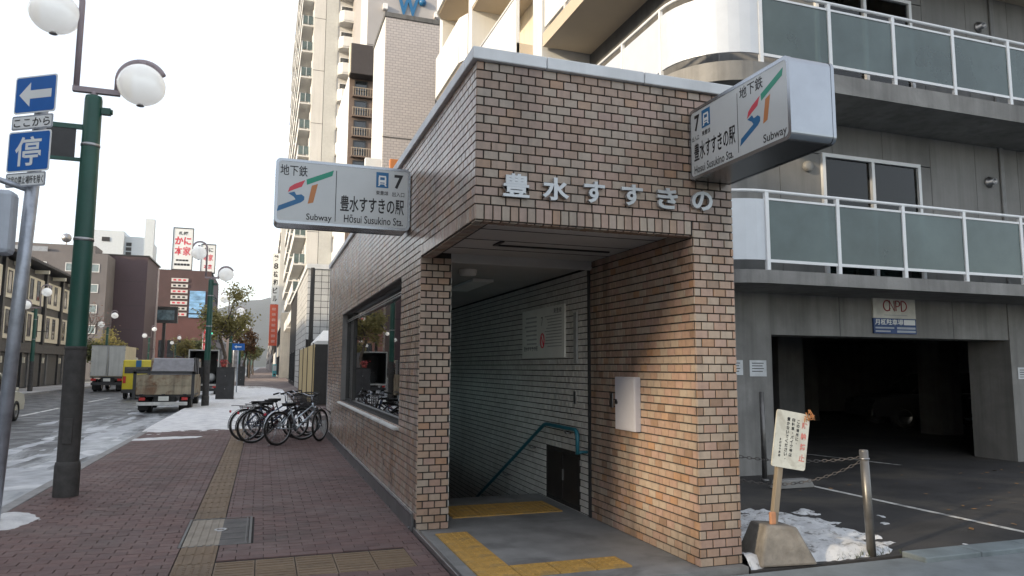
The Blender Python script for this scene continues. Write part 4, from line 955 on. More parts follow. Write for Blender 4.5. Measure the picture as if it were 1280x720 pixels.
RUSTY = pm('rusty_cream_paint', (.36,.31,.22), .6, var=.15, scale=3, col2=(.17,.075,.032), streak=.7)
TARP = pm('grey_tarp', (.20,.20,.215), .7, var=.2, scale=5, bmp=.3, bscale=20)
dt = thing('dump_truck', 'old cream truck with rusty tailgate parked at the snowy kerb', 'truck', (-3.3, 28.6, -.13), world=False)
MB().box(-.93,.93,.10,2.9,.58,.68).build('bed_floor', DARK, dt)
tg = MB().box(-.93,.93,.0,.06,.66,1.36).build('tailgate', RUSTY, dt, bevel=.01)
MB().box(-.90,.90,-.025,.0,1.0,1.03).build('tailgate_rib', RUSTY, tg)
for x in (-.6, -.2, .2, .6): MB().box(x-.02,x+.02,-.02,.0,.68,1.34).build('tailgate_stay', RUSTY, tg)
for x in (-.7, 0, .7): MB().cyl((x-.06,-.02,.66),(x+.06,-.02,.66),.022,n=8).build('hinge', DARK, tg)
for x in (-.97, .97): MB().box(x-.12,x+.12,4.0,4.06,1.25,1.62).build('wing_mirror', DARK, dt, bevel=.02)
for y in (.7, 1.4, 2.1): MB().prism([(0,1.36),(.04,1.36),(.04,2.0),(0,2.0)], (.885,y,0), Y_, Z_, X_, .05).build('bed_stake', DARK, dt)
for x in (-.95, .95): MB().box(x-.05,x+.05,-.03,.07,.50,1.48).build('corner_post', DARK, dt)
MB().box(-1.0,1.0,-.03,.08,1.40,1.49).build('top_bar', DARK, dt)
for x in (-.93,.90): MB().box(x,x+.05,.07,2.9,.66,1.36).build('bed_side', RUSTY, dt, bevel=.008)
MB().prism([(.25,1.36),(.28,1.5),(.75,1.93),(1.0,1.97),(2.9,1.97),(2.9,1.36)], (-.46,0,0), Y_, Z_, X_, 1.36).build('tarpaulin', TARP, dt)
MB().prism([(3.0,.45),(4.75,.45),(4.8,.9),(4.62,1.25),(4.35,1.98),(3.05,1.98)], (-.86,0,0), Y_, Z_, X_, 1.72).build('cab', RUSTY, dt, bevel=.04)
MB().box(-.70,.70,2.985,3.05,1.4,1.88).build('rear_window', CARGL, dt)
for x in (-.872,.862): MB().prism([(3.2,1.22),(4.3,1.22),(4.12,1.85),(3.2,1.85)], (x,0,0), Y_, Z_, X_, .012).build('side_window', CARGL, dt)
MB().box(-.85,.80,-.06,.02,.28,.40).build('bumper', pm('bumper_white', (.6,.6,.58), .5, var=.2), dt, bevel=.01)
MB().box(-.35,.35,.3,4.6,.38,.57).build('chassis', DARK, dt)
for x in (-.78,.60): 
    l = MB().box(x,x+.2,-.02,.03,.46,.56).build('tail_lamp', TAIL, dt)
MB().box(-.16,.18,-.02,.01,.44,.60).build('number_plate', PLATE, dt)
for x in (-.78,-.55,.55,.78): add_wheel(dt, x, .95, .30, .30, .19)
for x in (-.76,.76): add_wheel(dt, x, 3.9, .30, .30, .19)
for x in (-.70,.66): MB().box(x-.17,x+.17,.5,.52,.10,.5).build('mud_flap', RUBBER, dt)
bt = thing('box_truck', 'white box truck with red tail lamps driving away in the far lane', 'truck', (-9.5, 53, -.13), world=False)
BOXW = pm('box_panel_white', (.50,.50,.47), .55, var=.12, scale=1.5, streak=.3); BOX_LIT = pm('box_side_sunlit', (.62,.55,.38), .6, var=.1, streak=.2)  # the side's yellow is warm light put into the colour
bx = MB().box(-.98,.98,.03,4.2,.98,2.95).build('cargo_box', BOX_LIT, bt)
for x0, x1 in ((-.96,-.01),(.01,.96)): MB().box(x0,x1,-.01,.03,1.02,2.92).build('rear_door', BOXW, bx)
for x in (-.05,.05): MB().cyl((x,-.03,1.05),(x,-.03,2.9),.015,n=6).build('lock_bar', STEEL_D, bx)
for x in (-.95,.95):
    for z in (1.2,1.95,2.7): MB().box(x-.06,x+.06,-.03,-.01,z-.03,z+.03).build('hinge', STEEL_D, bx)
MB().box(-.99,.99,-.02,.06,2.92,2.98).build('roof_rail', STEEL_D, bx)
for x in (-1.08,1.08): MB().box(x-.12,x+.12,5.3,5.36,1.5,2.0).build('wing_mirror', DARK, bt, bevel=.02)
MB().box(-.98,.98,.0,.05,.90,.98).box(-.4,.4,.3,5.5,.55,.9).build('chassis', DARK, bt)
MB().prism([(4.3,.5),(5.9,.5),(5.95,1.2),(5.7,2.25),(4.35,2.3)], (-.92,0,0), Y_, Z_, X_, 1.84).build('cab', BOXW, bt, bevel=.05)
MB().box(-.9,.9,-.04,.05,.42,.6).build('rear_guard', DARK, bt)
for x in (-.92,.62): MB().box(x,x+.30,-.05,.0,.70,.84).build('tail_lamp', TAIL, bt)
MB().box(-.2,.2,-.03,.0,.66,.86).build('number_plate', PLATE, bt)
for x in (-.8,-.55,.55,.8): add_wheel(bt, x, 1.0, .40, .40, .22)
for x in (-.82,.82): add_wheel(bt, x, 5.1, .40, .40, .22)
for x in (-.7,.7): MB().box(x-.22,x+.22,.5,.52,.12,.62).build('mud_flap', RUBBER, bt)
YEL = pm('yellow_paint', (.62,.50,.02), .35, var=.06)
yv = thing('yellow_van', 'yellow van with dark window band between the two trucks', 'van', (-5.95, 41, -.13), world=False)
MB().prism([(0,.35),(3.3,.35),(3.35,.9),(2.9,1.2),(2.5,1.95),(.1,1.98),(0,1.3)], (-.72,0,0), Y_, Z_, X_, 1.44).build('body', YEL, yv, bevel=.06)
MB().box(-.62,.62,-.02,.05,1.30,1.62).build('rear_window', CARGL, yv); MB().box(-.12,.12,-.03,.06,1.62,1.96).build('blue_stripe', PBLUE, yv)
for x in (-.735,.725): MB().box(x,x+.01,.2,2.4,1.25,1.75).build('side_window', CARGL, yv)
for x in (-.68,.52): MB().box(x,x+.14,-.02,.03,.80,1.15).build('tail_lamp', TAIL, yv)
MB().box(-.72,.72,-.06,.05,.32,.5).build('bumper', DARK, yv)
MB().box(-.17,.17,-.03,.0,.62,.78).build('number_plate', pm('plate_yellow', (.6,.5,.05), .5), yv)
for x in (-.62,.62):
    for y in (.6,2.6): add_wheel(yv, x, y, .28, .28, .16)
ob = thing('open_box_truck', 'dark box truck with its back open behind the second lamp', 'truck', (-2.98, 42, -.13), world=False)
sb_ = MB().box(-.72,-.68,0,3.2,.75,2.52).box(.68,.72,0,3.2,.75,2.52).box(-.68,.68,0,3.2,2.47,2.52).box(-.68,.68,0,3.2,.70,.75).box(-.68,.68,3.1,3.2,.75,2.47).build('cargo_shell', DARK, ob)
for x0,x1,z0,z1 in ((-.76,-.70,.68,2.56),(.70,.76,.68,2.56),(-.70,.70,2.50,2.56),(-.70,.70,.64,.72)): MB().box(x0,x1,-.03,.05,z0,z1).build('door_frame', BOXW, sb_)
MB().ball((.35,.8,1.05), .24, 14).build('white_bundle', WHITE, ob); MB().box(-.3,.5,1.4,2.2,.75,1.35).build('load_box', DARK, ob)
MB().prism([(3.3,.45),(4.7,.45),(4.75,1.0),(4.5,2.0),(3.35,2.0)], (-.72,0,0), Y_, Z_, X_, 1.44).build('cab', BOXW, ob, bevel=.04)
MB().box(-.7,.7,-.05,.03,.35,.5).box(-.3,.3,.2,4.4,.45,.7).build('chassis', DARK, ob)
for x in (-.66,.5): MB().box(x,x+.16,-.06,.0,.52,.62).build('tail_lamp', TAIL, ob)
for x in (-.62,.62):
    for y in (.8,4.0): add_wheel(ob, x, y, .30, .30, .18)
def car(label, loc, rz, paint, group=None):
    t = thing('parked_car' if 'garage' in label else 'passing_car', label, 'car', loc, group, world=False, rz=rz)
    side = [(-2.05,.30),(2.05,.30),(2.12,.55),(2.0,.78),(1.35,.90),(-1.55,.95),(-2.08,.90),(-2.14,.55)]
    b = MB(); n = len(side)
    for x, s in ((-.84,.97),(-.80,1.0),(.80,1.0),(.84,.97)):
        for y, z in side: b.v.append((x*(1 if s == 1 else 1.0), y*(1 if s == 1 else .985), .60 + (z-.60)*(1.0 if s == 1 else .86)))
    for k in range(3):
        for i in range(n): j = (i+1) % n; b.face((k*n+i, k*n+j, (k+1)*n+j, (k+1)*n+i), 0, False)
    b.face(tuple(range(n))); b.face(tuple(3*n+i for i in reversed(range(n))))
    b.build('body', paint, t, bevel=.05)
    c = MB(); lo = [(-1.75,.90),(1.05,.90)]; hi = [(-1.25,1.42),(.35,1.44)]
    for (y, z), x in ((lo[0],.76),(lo[1],.76),(hi[1],.60),(hi[0],.60)): c.v += [(-x,y,z),(x,y,z)]
    for q in ((0,1,3,2),(2,3,5,4),(4,5,7,6),(6,7,1,0),(0,2,4,6),(1,7,5,3)): c.face(q)
    c.build('cabin_glass', CARGL, t, bevel=.03)
    rf = MB(); rf.v = [(-.61,-1.28,1.41),(.61,-1.28,1.41),(.61,.38,1.43),(-.61,.38,1.43),(-.56,-1.15,1.475),(.56,-1.15,1.475),(.56,.22,1.49),(-.56,.22,1.49)]
    for q in ((0,3,2,1),(4,5,6,7),(0,1,5,4),(1,2,6,5),(2,3,7,6),(3,0,4,7)): rf.face(q)
    rf.build('roof', paint, t, bevel=.02)
    for s in (-1, 1):
        for (ya, za, xa), (yb, zb, xb) in (((1.08,.90,.775),(.37,1.44,.612)),((-1.78,.90,.775),(-1.27,1.42,.612)),((-.25,.90,.775),(-.35,1.43,.612))): MB().cyl((s*xa,ya,za),(s*xb,yb,zb),.028,n=6).build('pillar', paint, t)
        MB().box(s*.845-.012,s*.845+.012,-.55,-.40,.80,.83).build('door_handle', STEEL, t)
        MB().obox((s*.60,-2.10,.78),(.17,0,0),(0,.035,0),(0,0,.08)).build('tail_lamp', TAIL, t); MB().obox((s*.62,2.05,.68),(.17,0,0),(0,.05,0),(0,0,.07)).build('headlamp', CARGL, t)
        MB().box(s*.93-.08,s*.93+.08,.68,.80,.92,1.02).build('mirror', paint, t, bevel=.02)
        for y in (-1.30, 1.28):
            MB().lathe([(.345,-.02),(.36,.02)], (s*.80, y, .31), 24, axis='x').build('wheel_arch', RUBBER, t); add_wheel(t, s*.76, y, .31, .31, .20)
    MB().box(-.80,.80,-2.17,-2.02,.34,.55).box(-.80,.80,2.0,2.14,.32,.52).build('bumper', paint, t, bevel=.03)
    MB().box(-.17,.17,-2.185,-2.165,.56,.70).build('number_plate', PLATE, t)
    return t
car('cream coloured car cut off by the left picture edge', (-7.85, 24.5, -.13), 0, pm('car_cream', (.58,.55,.44), .25, var=.03))
car('dark car parked inside the shadowy garage', (17.6, 15.2, 0), R(70), pm('car_black', (.010,.010,.012), .45, var=.1))
# utility cabinet and planters on the pavement
def cabinet(label, x, y, w, d, h):
    t = thing('utility_cabinet', label, 'cabinet', (x, y, 0), 'dark cabinets along the kerb')
    MB().box(x-w/2,x+w/2,y-d/2,y+d/2,.04,h).build('body', DARK, t, bevel=.015); MB().box(x-w/2-.02,x+w/2+.02,y-d/2-.02,y+d/2+.02,h,h+.04).build('lid', DARK, t)
    MB().box(x-w/2-.01,x+w/2+.01,y-d/2-.01,y+d/2+.01,0,.05).build('plinth', CONC_D, t)
    for k in (-1,1): MB().box(x+k*w/4-w/4+.01,x+k*w/4+w/4-.01,y-d/2-.008,y-d/2-.001,.08,h-.04).build('door', DARK, t)
    for z in (.5,1.1): MB().lathe([(.022,0),(.018,-.012),(.001,-.014)], (x, y-d/2-.008, z), 8, axis='y').build('knob', STEEL_D, t)
    return t
cabinet('tall dark cabinet beside the second green lamp', -1.62, 36.8, .78, .9, 1.47)
cabinet('smaller dark cabinet farther along the kerb', -1.6, 62, .6, .6, 1.5)
fl_ = thing('flower_pot', 'red flowers in a pot on top of the dark cabinet', 'flower pot', (-1.72, 36.6, 1.51))
MB().lathe([(.10,1.51),(.14,1.66),(.13,1.66),(.10,1.62),(.001,1.62)], (-1.72, 36.6, 0), 14).build('pot', pm('pot_red', (.3,.04,.03), .6), fl_)
b = MB(); rf_ = random.Random(2)
for k in range(60):
    c = Vector((-1.72 + rf_.gauss(0,.10), 36.6 + rf_.gauss(0,.10), 1.72 + rf_.uniform(-.05,.12))); u = Vector((rf_.gauss(0,1), rf_.gauss(0,1), rf_.gauss(0,1))).normalized() * .04; v = u.orthogonal().normalized() * .03
    b.quad([c-u, c-v, c+u, c+v])
b.build('blossom', pm('flower_red', (.45,.05,.05), .6, randisl=.5), fl_, kind='stuff')
# traffic lights and small road signs in the distance
def signal(label, x, y, z, arm):
    t = thing('traffic_light', label, 'traffic light', (x, y, 0), 'traffic lights at the junction')
    MB().cyl((x,y,0),(x,y,z+.6),.08,.06,n=10).build('pole', GALV, t); MB().cyl((x,y,z),(x+arm,y,z+.1),.04,n=8).build('arm', GALV, t)
    c = x + arm; MB().box(c-.6,c+.6,y-.12,y+.05,z-.12,z+.22).build('housing', GREYP, t, bevel=.05)
    for k, m in ((-1, SIGG), (0, DARK), (1, DARK)): MB().lathe([(.001,-.14),(.12,-.13),(.13,-.11)], (c + k*.36, y, z+.05), 14, axis='y').build('lens', m, t)
def emit(name, col, s):
    m, t, b = nt(name); b.inputs['Base Color'].default_value = (*col, 1); b.inputs['Emission Color'].default_value = (*col, 1); b.inputs['Emission Strength'].default_value = s; return m
SIGG = emit('signal_green', (.05,.8,.45), 2.5)
signal('traffic light showing green over the far junction', -3.0, 84, 5.0, -2.0)
rs_ = thing('round_road_sign', 'small blue road sign under the street tree', 'road sign', (-1.4, 46, 0))
MB().cyl((-1.4,46,0),(-1.4,46,3.0),.035,n=8).build('pole', GALV, rs_); MB().box(-1.75,-1.05,45.95,45.96,2.5,2.9).build('plate', BLUE, rs_); MB().prism([(0,.1),(.12,.2),(.12,.13),(.4,.13),(.4,.07),(.12,.07),(.12,0)], (-1.62,45.95,2.6), X_, Z_, -Y_, .004).build('arrow', PANELW, rs_)

# ================================================================== buildings along the street
def win_on(parent, face, plane, a0, a1, z0, z1, fm, gm=None, fr=.07, proud=.06, split=1, sill=False):
    """window frame with recessed pane(s) on a wall: face 'f' faces -y, 'l' faces -x, 'r' faces +x; each window its own part"""
    gm = gm or GLASS_D
    def bx(mb, u0, u1, d0, d1, w0, w1):
        if face == 'f': mb.box(u0, u1, plane - d1, plane - d0, w0, w1)
        elif face == 'l': mb.box(plane - d1, plane - d0, u0, u1, w0, w1)
        else: mb.box(plane + d0, plane + d1, u0, u1, w0, w1)
    w = MB(); bx(w, a0, a0 + fr, 0, proud, z0, z1); bx(w, a1 - fr, a1, 0, proud, z0, z1); bx(w, a0 + fr, a1 - fr, 0, proud, z0, z0 + fr); bx(w, a0 + fr, a1 - fr, 0, proud, z1 - fr, z1)
    for k in range(1, split): u = a0 + (a1 - a0) * k / split; bx(w, u - fr*.4, u + fr*.4, 0, proud, z0 + fr, z1 - fr)
    o = w.build('window', fm, parent); p = MB(); bx(p, a0 + fr, a1 - fr, 0, proud*.3, z0 + fr, z1 - fr); p.build('pane', gm, o)
    if sill: s = MB(); bx(s, a0 - .05, a1 + .05, 0, proud + .08, z0 - .08, z0 - .005); s.build('sill', fm, o)
    return o
# --- cream framed building across the road
CREAMP = pm('cream_panel', (.70,.65,.52), .7, var=.08); BAND = pm('dark_band', (.075,.072,.07), .7, var=.2); SHUT = pm('shop_shutter', (.05,.05,.05), .6, var=.3, stretch=(1,1,8))
tb = thing('framed_building', 'low cream and black framed building with eaves across the road', 'building', (-18, 55, 0))
TX = -15.62
MB().box(-24, TX, 38.5, 71, -.1, 8.3).build('wall', BAND, tb)
rf = MB(); rf.v = [(-24.9,37.6,8.55),(TX+.9,37.6,8.55),(TX+.9,71.8,8.55),(-24.9,71.8,8.55),(-21,41,10.6),(-18.6,41,10.6),(-18.6,68.5,10.6),(-21,68.5,10.6),(-24.9,37.6,8.72),(TX+.9,37.6,8.72),(TX+.9,71.8,8.72),(-24.9,71.8,8.72)]
for q in ((0,3,2,1),(0,1,9,8),(1,2,10,9),(2,3,11,10),(3,0,8,11),(8,9,5,4),(9,10,6,5),(10,11,7,6),(11,8,4,7),(4,5,6,7)): rf.face(q)
rf.build('roof', pm('roof_dark', (.05,.05,.055), .7), tb)
for k in range(7):
    y0 = 38.9 + k * 4.6
    MB().box(TX, TX + .22, y0 - .28, y0 + .12, 0, 8.3).build('column', DARK, tb)
    MB().box(TX + .02, TX + .9, y0 + 1.9, y0 + 2.15, 8.05, 8.30).build('eave_bracket', CREAMP, tb)
    for z0, z1 in ((3.25, 5.25), (5.85, 7.75)):
        pnl = MB().box(TX, TX + .10, y0 + .35, y0 + 4.2, z0, z1).build('cream_panel', CREAMP, tb)
        for a in (.75, 2.35): win_on(tb, 'r', TX + .1, y0 + a, y0 + a + .78, z0 + .3, z1 - .15, DARK, fr=.05, proud=.03)
    MB().box(TX, TX + .12, y0 + .3, y0 + 4.2, .05, 2.35).build('shop_front', SHUT, tb)
    MB().box(TX + .1, TX + .2, y0 + 1.2, y0 + 1.5, .05, 2.4).build('shop_pier', CONC_D, tb)
    MB().box(TX + .2, TX + .34, y0 - .15, y0 + .0, 1.7, 2.1).build('wall_lamp', CREAMP, tb)
MB().box(TX, TX + .3, 38.5, 71, 2.40, 3.05).build('fascia_band', BAND, tb)
# --- grey block with small windows
gb = thing('grey_block', 'grey block with small square windows behind the cream framed building', 'building', (-24, 95, 0))
GBW = pm('grey_render', (.17,.16,.165), .8, var=.12, scale=.5)
MB().box(-38, -17.75, 95, 99.6, -.1, 14.6).build('wall', GBW, gb); MB().box(-36, -19.2, 95.6, 99.4, 14.6, 15.6).build('roof_storey', GBW, gb)
for z in (5.2, 7.6, 10.0, 12.4):
    for x in (-33.5, -30.4, -27.4, -24.4, -21.6, -19.0): win_on(gb, 'f', 95, x - .45, x + .45, z, z + 1.0, ALU, pm('pane_pale', (.22,.28,.30), .15) if 'pane_pale' not in bpy.data.materials else bpy.data.materials['pane_pale'])
MB().ball((-22.6, 97, 16.6), .55, 12).cyl((-22.6,97,15.5),(-22.6,97,16.3),.08,n=6).build('roof_tank', STEEL_D, gb)
MB().box(-37, -24, 95.2, 95.3, 14.6, 15.2).build('roof_railing', STEEL_D, gb)
# --- plain brown slab, white rooftop block, dark screen
bs = thing('brown_slab_block', 'plain windowless purple brown tower slab across the road', 'building', (-16, 105, 0))
MB().box(-18.9, -14.2, 100, 110.5, -.1, 15.2).build('wall', pm('brown_cladding', (.085,.058,.068), .7, var=.05, scale=.5), bs); MB().box(-19.6, -14.0, 99.9, 110.6, 15.2, 15.35).build('coping', DARK, bs)
MB().box(-14.2, -14.1, 108.9, 110.3, .5, 15).build('edge_strip', pm('pale_strip', (.42,.38,.40), .7), bs)
for k in range(4): MB().box(-19.4, -14.2, 99.985, 100.0, 3 + k*3, 3.03 + k*3).build('cladding_joint', DARK, bs)
wb = thing('white_rooftop_block', 'white rooftop block with a chimney stack above the brown slab', 'building', (-20, 118, 0))
WBM = pm('white_render_far', (.60,.66,.72), .8, var=.05)
MB().box(-24, -19.8, 116, 126, -.1, 21.0).build('wall', WBM, wb); MB().box(-19.8, -16.7, 117, 126, -.1, 20.4).build('wall', WBM, wb); MB().box(-17.2, -16.0, 116.8, 118, -.1, 23.2).build('chimney', WBM, wb)
for z in (17.6, 18.3, 19.0): MB().box(-19.6, -18.9, 116.9, 117, z, z + .5).build('louvre', DARK, wb)
MB().box(-22.6, -21.6, 115.9, 116, 19.4, 20.0).build('vent', DARK, wb)
sc_ = thing('video_screen', 'dark framed advertising screen jutting out beside the brown slab', 'billboard', (-13.6, 112, 8))
MB().box(-15.0, -11.7, 112, 113, 7.6, 9.9).build('case', DARK, sc_); MB().box(-14.6, -12.1, 111.97, 112.0, 8.0, 9.4).build('screen', pm('screen_blue', (.10,.16,.20), .2, var=.6, scale=1.5), sc_); MB().box(-13.6,-13.2,112.3,112.7,0,7.6).build('post', DARK, sc_)
# --- tall brown building with signboards
rb = thing('signboard_building', 'dark brown building stacked with white shop signboards and a blue billboard', 'building', (-18, 186, 0))
DBR = pm('dark_brown_brick', (.085,.05,.05), .8, var=.15, scale=.4); RBR = pm('red_brown_base', (.115,.052,.05), .8, var=.12, scale=.4)
MB().box(-30, -12.4, 185, 215, 12.6, 23.2).build('wall', DBR, rb); MB().box(-30, -12.3, 184.8, 215, -.1, 12.6).build('base_wall', RBR, rb)
MB().box(-24, -12.4, 185.2, 214, 23.2, 24.1).build('parapet', DBR, rb)
for k in range(7):
    z = 13.2 + k * 1.35
    s = MB().box(-21.0, -17.4, 184.75, 184.98, z, z + .8).build('signboard', pm('board_white', (.62,.60,.58), .6, var=.1) if k == 0 else bpy.data.materials['board_white'], rb)
    for j in range(3): MB().box(-20.6 + j*1.05, -20.0 + j*1.05, 184.72, 184.745, z + .2, z + .6).build('lettering', BLACK if k % 2 else PRED, s)
bb_ = MB().box(-16.9, -13.5, 184.6, 184.98, 12.9, 19.2).build('blue_billboard', pm('sky_print', (.22,.42,.68), .5, var=.5, scale=.5, stretch=(1,1,3)), rb)
for k in range(10): win_on(rb, 'r', -12.38, 187 + k*2.6, 188.6 + k*2.6, 14, 15.6, DARK); win_on(rb, 'r', -12.38, 187 + k*2.6, 188.6 + k*2.6, 18, 19.6, DARK)
for k in range(5): MB().box(-23 + k*1.9, -21.6 + k*1.9, 184.6, 184.78, 3.5, 7.5).build('shop_window', GLASS_D, rb)
def roofsign(name, label, x0, x1, y, z0, z1, rows):
    t = thing(name, label, 'rooftop sign', ((x0 + x1)/2, y, z0))
    MB().box(x0, x1, y, y + .5, z0, z1).build('board', PANELW, t)
    for a in ((x0 - .15, x0, z0, z1), (x1, x1 + .15, z0, z1), (x0 - .15, x1 + .15, z1, z1 + .2), (x0 - .15, x1 + .15, z0 - .2, z0)): MB().box(a[0], a[1], y - .1, y + .6, a[2], a[3]).build('frame', DARK, t)
    for x in (x0 + .3, x1 - .3): MB().box(x - .15, x + .15, y + .1, y + .4, 22.9, z0 - .15).build('leg', DARK, t)
    W, H = x1 - x0, z1 - z0
    for s, u0, u1, v0, v1, m, bo_ in rows: lettering(s, (x0 + u0*W, y, z0 + v0*H), X_, Z_, -Y_, (u1-u0)*W, (v1-v0)*H, m, t, bold=bo_, lift=.03)
roofsign('rooftop_sign', 'white rooftop sign with large red characters on the brown building', -21.2, -17.0, 186, 24.4, 34.2,
         [('札幌', .25, .75, .84, .93, BLACK, .02), ('かに', .08, .92, .60, .80, PRED, .04), ('本家', .08, .92, .34, .56, PRED, .018), ('― ― ― ―', .18, .82, .20, .24, BLACK, .06), ('― ― ― ― ―', .10, .90, .09, .14, BLACK, .06)])
roofsign('rooftop_sign', 'smaller white rooftop sign half hidden behind the lamp globe', -14.9, -11.9, 186, 23.9, 30.6, [('かに', .15, .85, .74, .9, BLACK, .03), ('本家', .15, .85, .42, .66, PRED, .018), ('本店', .2, .8, .12, .3, PRED, .018)])
bn = MB().box(-10.9, -10.1, 150, 150.1, 3.2, 9.5); t = bn.build('street_banner', pm('banner_red', (.42,.03,.05), .7, var=.1)); tag(t, 'tall red banner hanging by the far street trees', 'banner')
for k in range(5): MB().box(-10.75, -10.25, 149.97, 149.999, 8.3 - k*1.15, 8.9 - k*1.15).build('pale_mark', pm('banner_pink', (.6,.3,.32), .7) if k == 0 else bpy.data.materials['banner_pink'], t)
pv_ = MB().cyl((-11,150.05,0),(-11,150.05,9.7),.06,n=6).build('banner_pole', GALV, t)
# far left row beyond the junction
for k, (y0, y1, h, c) in enumerate(((225, 260, 16, (.22,.19,.18)), (265, 310, 11, (.30,.29,.28)), (318, 380, 14, (.20,.16,.15)), (390, 470, 10, (.28,.27,.27)), (480, 600, 12, (.24,.22,.22)))):
    t = thing('distant_building', ('tall brownish', 'low pale grey', 'dark brown', 'grey flat roofed', 'farthest grey')[k] + ' building far down the left side of the street', 'building', (-20, y0, 0), 'distant buildings on the left')
    MB().box(-34, -13.0 - (k % 2), y0, y1, -.1, h).build('wall', pm('far_wall', c, .8, var=.1), t)
    for j in range(int(h / 3.2)):
        for q in range(5): win_on(t, 'r', -13.0 - (k % 2), y0 + 2 + q*(y1-y0)/5.4, y0 + 4.5 + q*(y1-y0)/5.4, 2.6 + j*3, 4.2 + j*3, DARK, proud=.1)
# ------------------------------------------------------------------ right side of the street
tw = thing('tall_apartment_tower', 'tall cream apartment tower with balconies up its street side', 'apartment building', (5, 80, 0))
TWM = pm('tower_cream', (.60,.60,.59), .8, var=.06, scale=.4, streak=.15); TWP = pm('tower_grey_strip', (.50,.51,.50), .8, var=.05)
TX0 = 3.7; TY = 75
MB().box(TX0, 8.4, TY, 124, -.1, 62).build('wall', TWM, tw)
MB().box(TX0 + 1.15, TX0 + 1.19, TY - .015, TY + .01, 8, 62).build('wall_joint', DARK, tw); MB().box(TX0 + 1.2, TX0 + 2.45, TY - .06, TY, 8, 62).build('wall_strip', TWP, tw)
for k in range(9): MB().box(TX0 + .01, TX0 + 1.15, TY - .015, TY + .01, 9.5 + k*5.7, 9.55 + k*5.7).build('wall_joint', CONC_D, tw)
for k in range(16):
    z = 6.35 + k * 2.85
    for j in range(3):
        y = TY + 1.2 + j * 15
        s = MB().box(TX0 - 1.15, TX0, y, y + 12.5, z - .15, z).build('balcony', TWM, tw)
        MB().box(TX0 - 1.15, TX0 - 1.08, y, y + 12.5, z, z + 1.0).build('parapet', BWHITE, s); MB().box(TX0 - 1.08, TX0, y, y + .06, z + .12, z + 1.0).build('end_panel', FROST, s)
        for p_ in (0, .5, 1): MB().box(TX0 - 1.16 + p_*1.1, TX0 - 1.12 + p_*1.1, y - .02, y + .03, z, z + 1.05).build('post', ALU, s)
    s = MB().prism([(0,0),(1.9,0),(1.9,-.9),(1.5,-1.3),(.4,-1.3),(0,-.9)], (TX0 + 2.5, TY, z - .2), X_, Y_, Z_, .2).build('front_balcony', TWM, tw)
    c = MB(); ribbon(c, [(TX0+2.5,TY),(TX0+2.5,TY-.9),(TX0+2.9,TY-1.3),(TX0+4.0,TY-1.3),(TX0+4.4,TY-.9),(TX0+4.4,TY)], z - .05, z + 1.05, .08); c.build('parapet', BWHITE, s)
    win_on(tw, 'f', TY, TX0 + 2.7, TX0 + 4.2, z + .05, z + 2.1, ALU)
    for j in range(3):
        for q in range(3): win_on(tw, 'l', TX0, TY + 2 + j*15 + q*4, TY + 4.5 + j*15 + q*4, z + .05, z + 2.1, ALU, proud=.08)
PODT = tile_material('podium_tile', [(0, (.50,.50,.49)), (1, (.60,.60,.58))], .4, .1)
pd = thing('tiled_podium', 'white square tiled podium below the tall apartment tower', 'building', (3, 46, 0))
pdw = MB().box(2.45, 4.8, 46, 74, -.1, 7.6).build('wall', MORTAR, pd); MB().box(2.35, 4.9, 45.9, 74, 7.6, 7.9).build('coping', BWHITE, pd)
place_tiles([(grid((2.45, 46, 3.2), X_, Z_, 2.3, 4.4, -Y_, .42, .40, .03, 0), pdw, PODT), (grid((2.45, 60, 0), -Y_, Z_, 14, 7.6, -X_, .42, .40, .03, 0), pdw, PODT)], 'tile', 'tile_field', pd, .01, .002, 120)
for k in range(2): win_on(pd, 'l', 2.45, 61.5 + k*6, 65.5 + k*6, .3, 2.8, DARK, split=3)
hd = thing('site_hoarding', 'board hoarding beside the bicycles, black front, tan side with sunlight in its colour', 'hoarding', (1.95, 30, 0))
HT_LIT = pm('hoarding_tan_lit', (.52,.40,.20), .7, var=.12, stretch=(1,1,.2)); HB = pm('hoarding_black', (.028,.026,.024), .7, var=.2)  # tan street side has the sun on it mixed into its colour
for k in range(12): MB().box(1.93, 1.96, 30 + k*1.0 + .01, 31 + k*1.0 - .01, .05, 2.45).build('board', HT_LIT, hd)
for k in range(4): MB().box(1.97 + k*.9, 2.86 + k*.9, 29.97, 30.0, .05, 2.45).build('board', HB, hd)
for k in range(4): MB().box(1.90, 1.94, 30.2 + k*3.8, 30.28 + k*3.8, 0, 2.5).build('post', HB, hd)
cn = thing('white_canopy', 'white tent canopy roof showing above the hoarding', 'canopy', (3.4, 33, 0))
cnm = MB(); cnm.v = [(2.1,31,2.62),(5.2,31,2.62),(5.2,35,2.62),(2.1,35,2.62),(2.5,33,3.15),(5.2,33,3.15),(2.1,31,2.45),(5.2,31,2.45),(5.2,35,2.45),(2.1,35,2.45)]
for q in ((0,1,5,4),(2,3,4,5),(3,0,4),(6,7,1,0),(7,8,2,1),(8,9,3,2),(9,6,0,3),(9,8,7,6),(1,2,5)): cnm.face(q)
cnm.build('cover', WHITE, cn)
for x, y in ((2.2,31.1),(5.1,31.1),(2.2,34.9),(5.1,34.9)): MB().cyl((x,y,0),(x,y,2.5),.04,n=8).build('leg', ALU, cn)
MB().cyl((2.25, 38, 0), (2.25, 38, 6.6), .10, n=10).build('timber_mast', HB, hd)
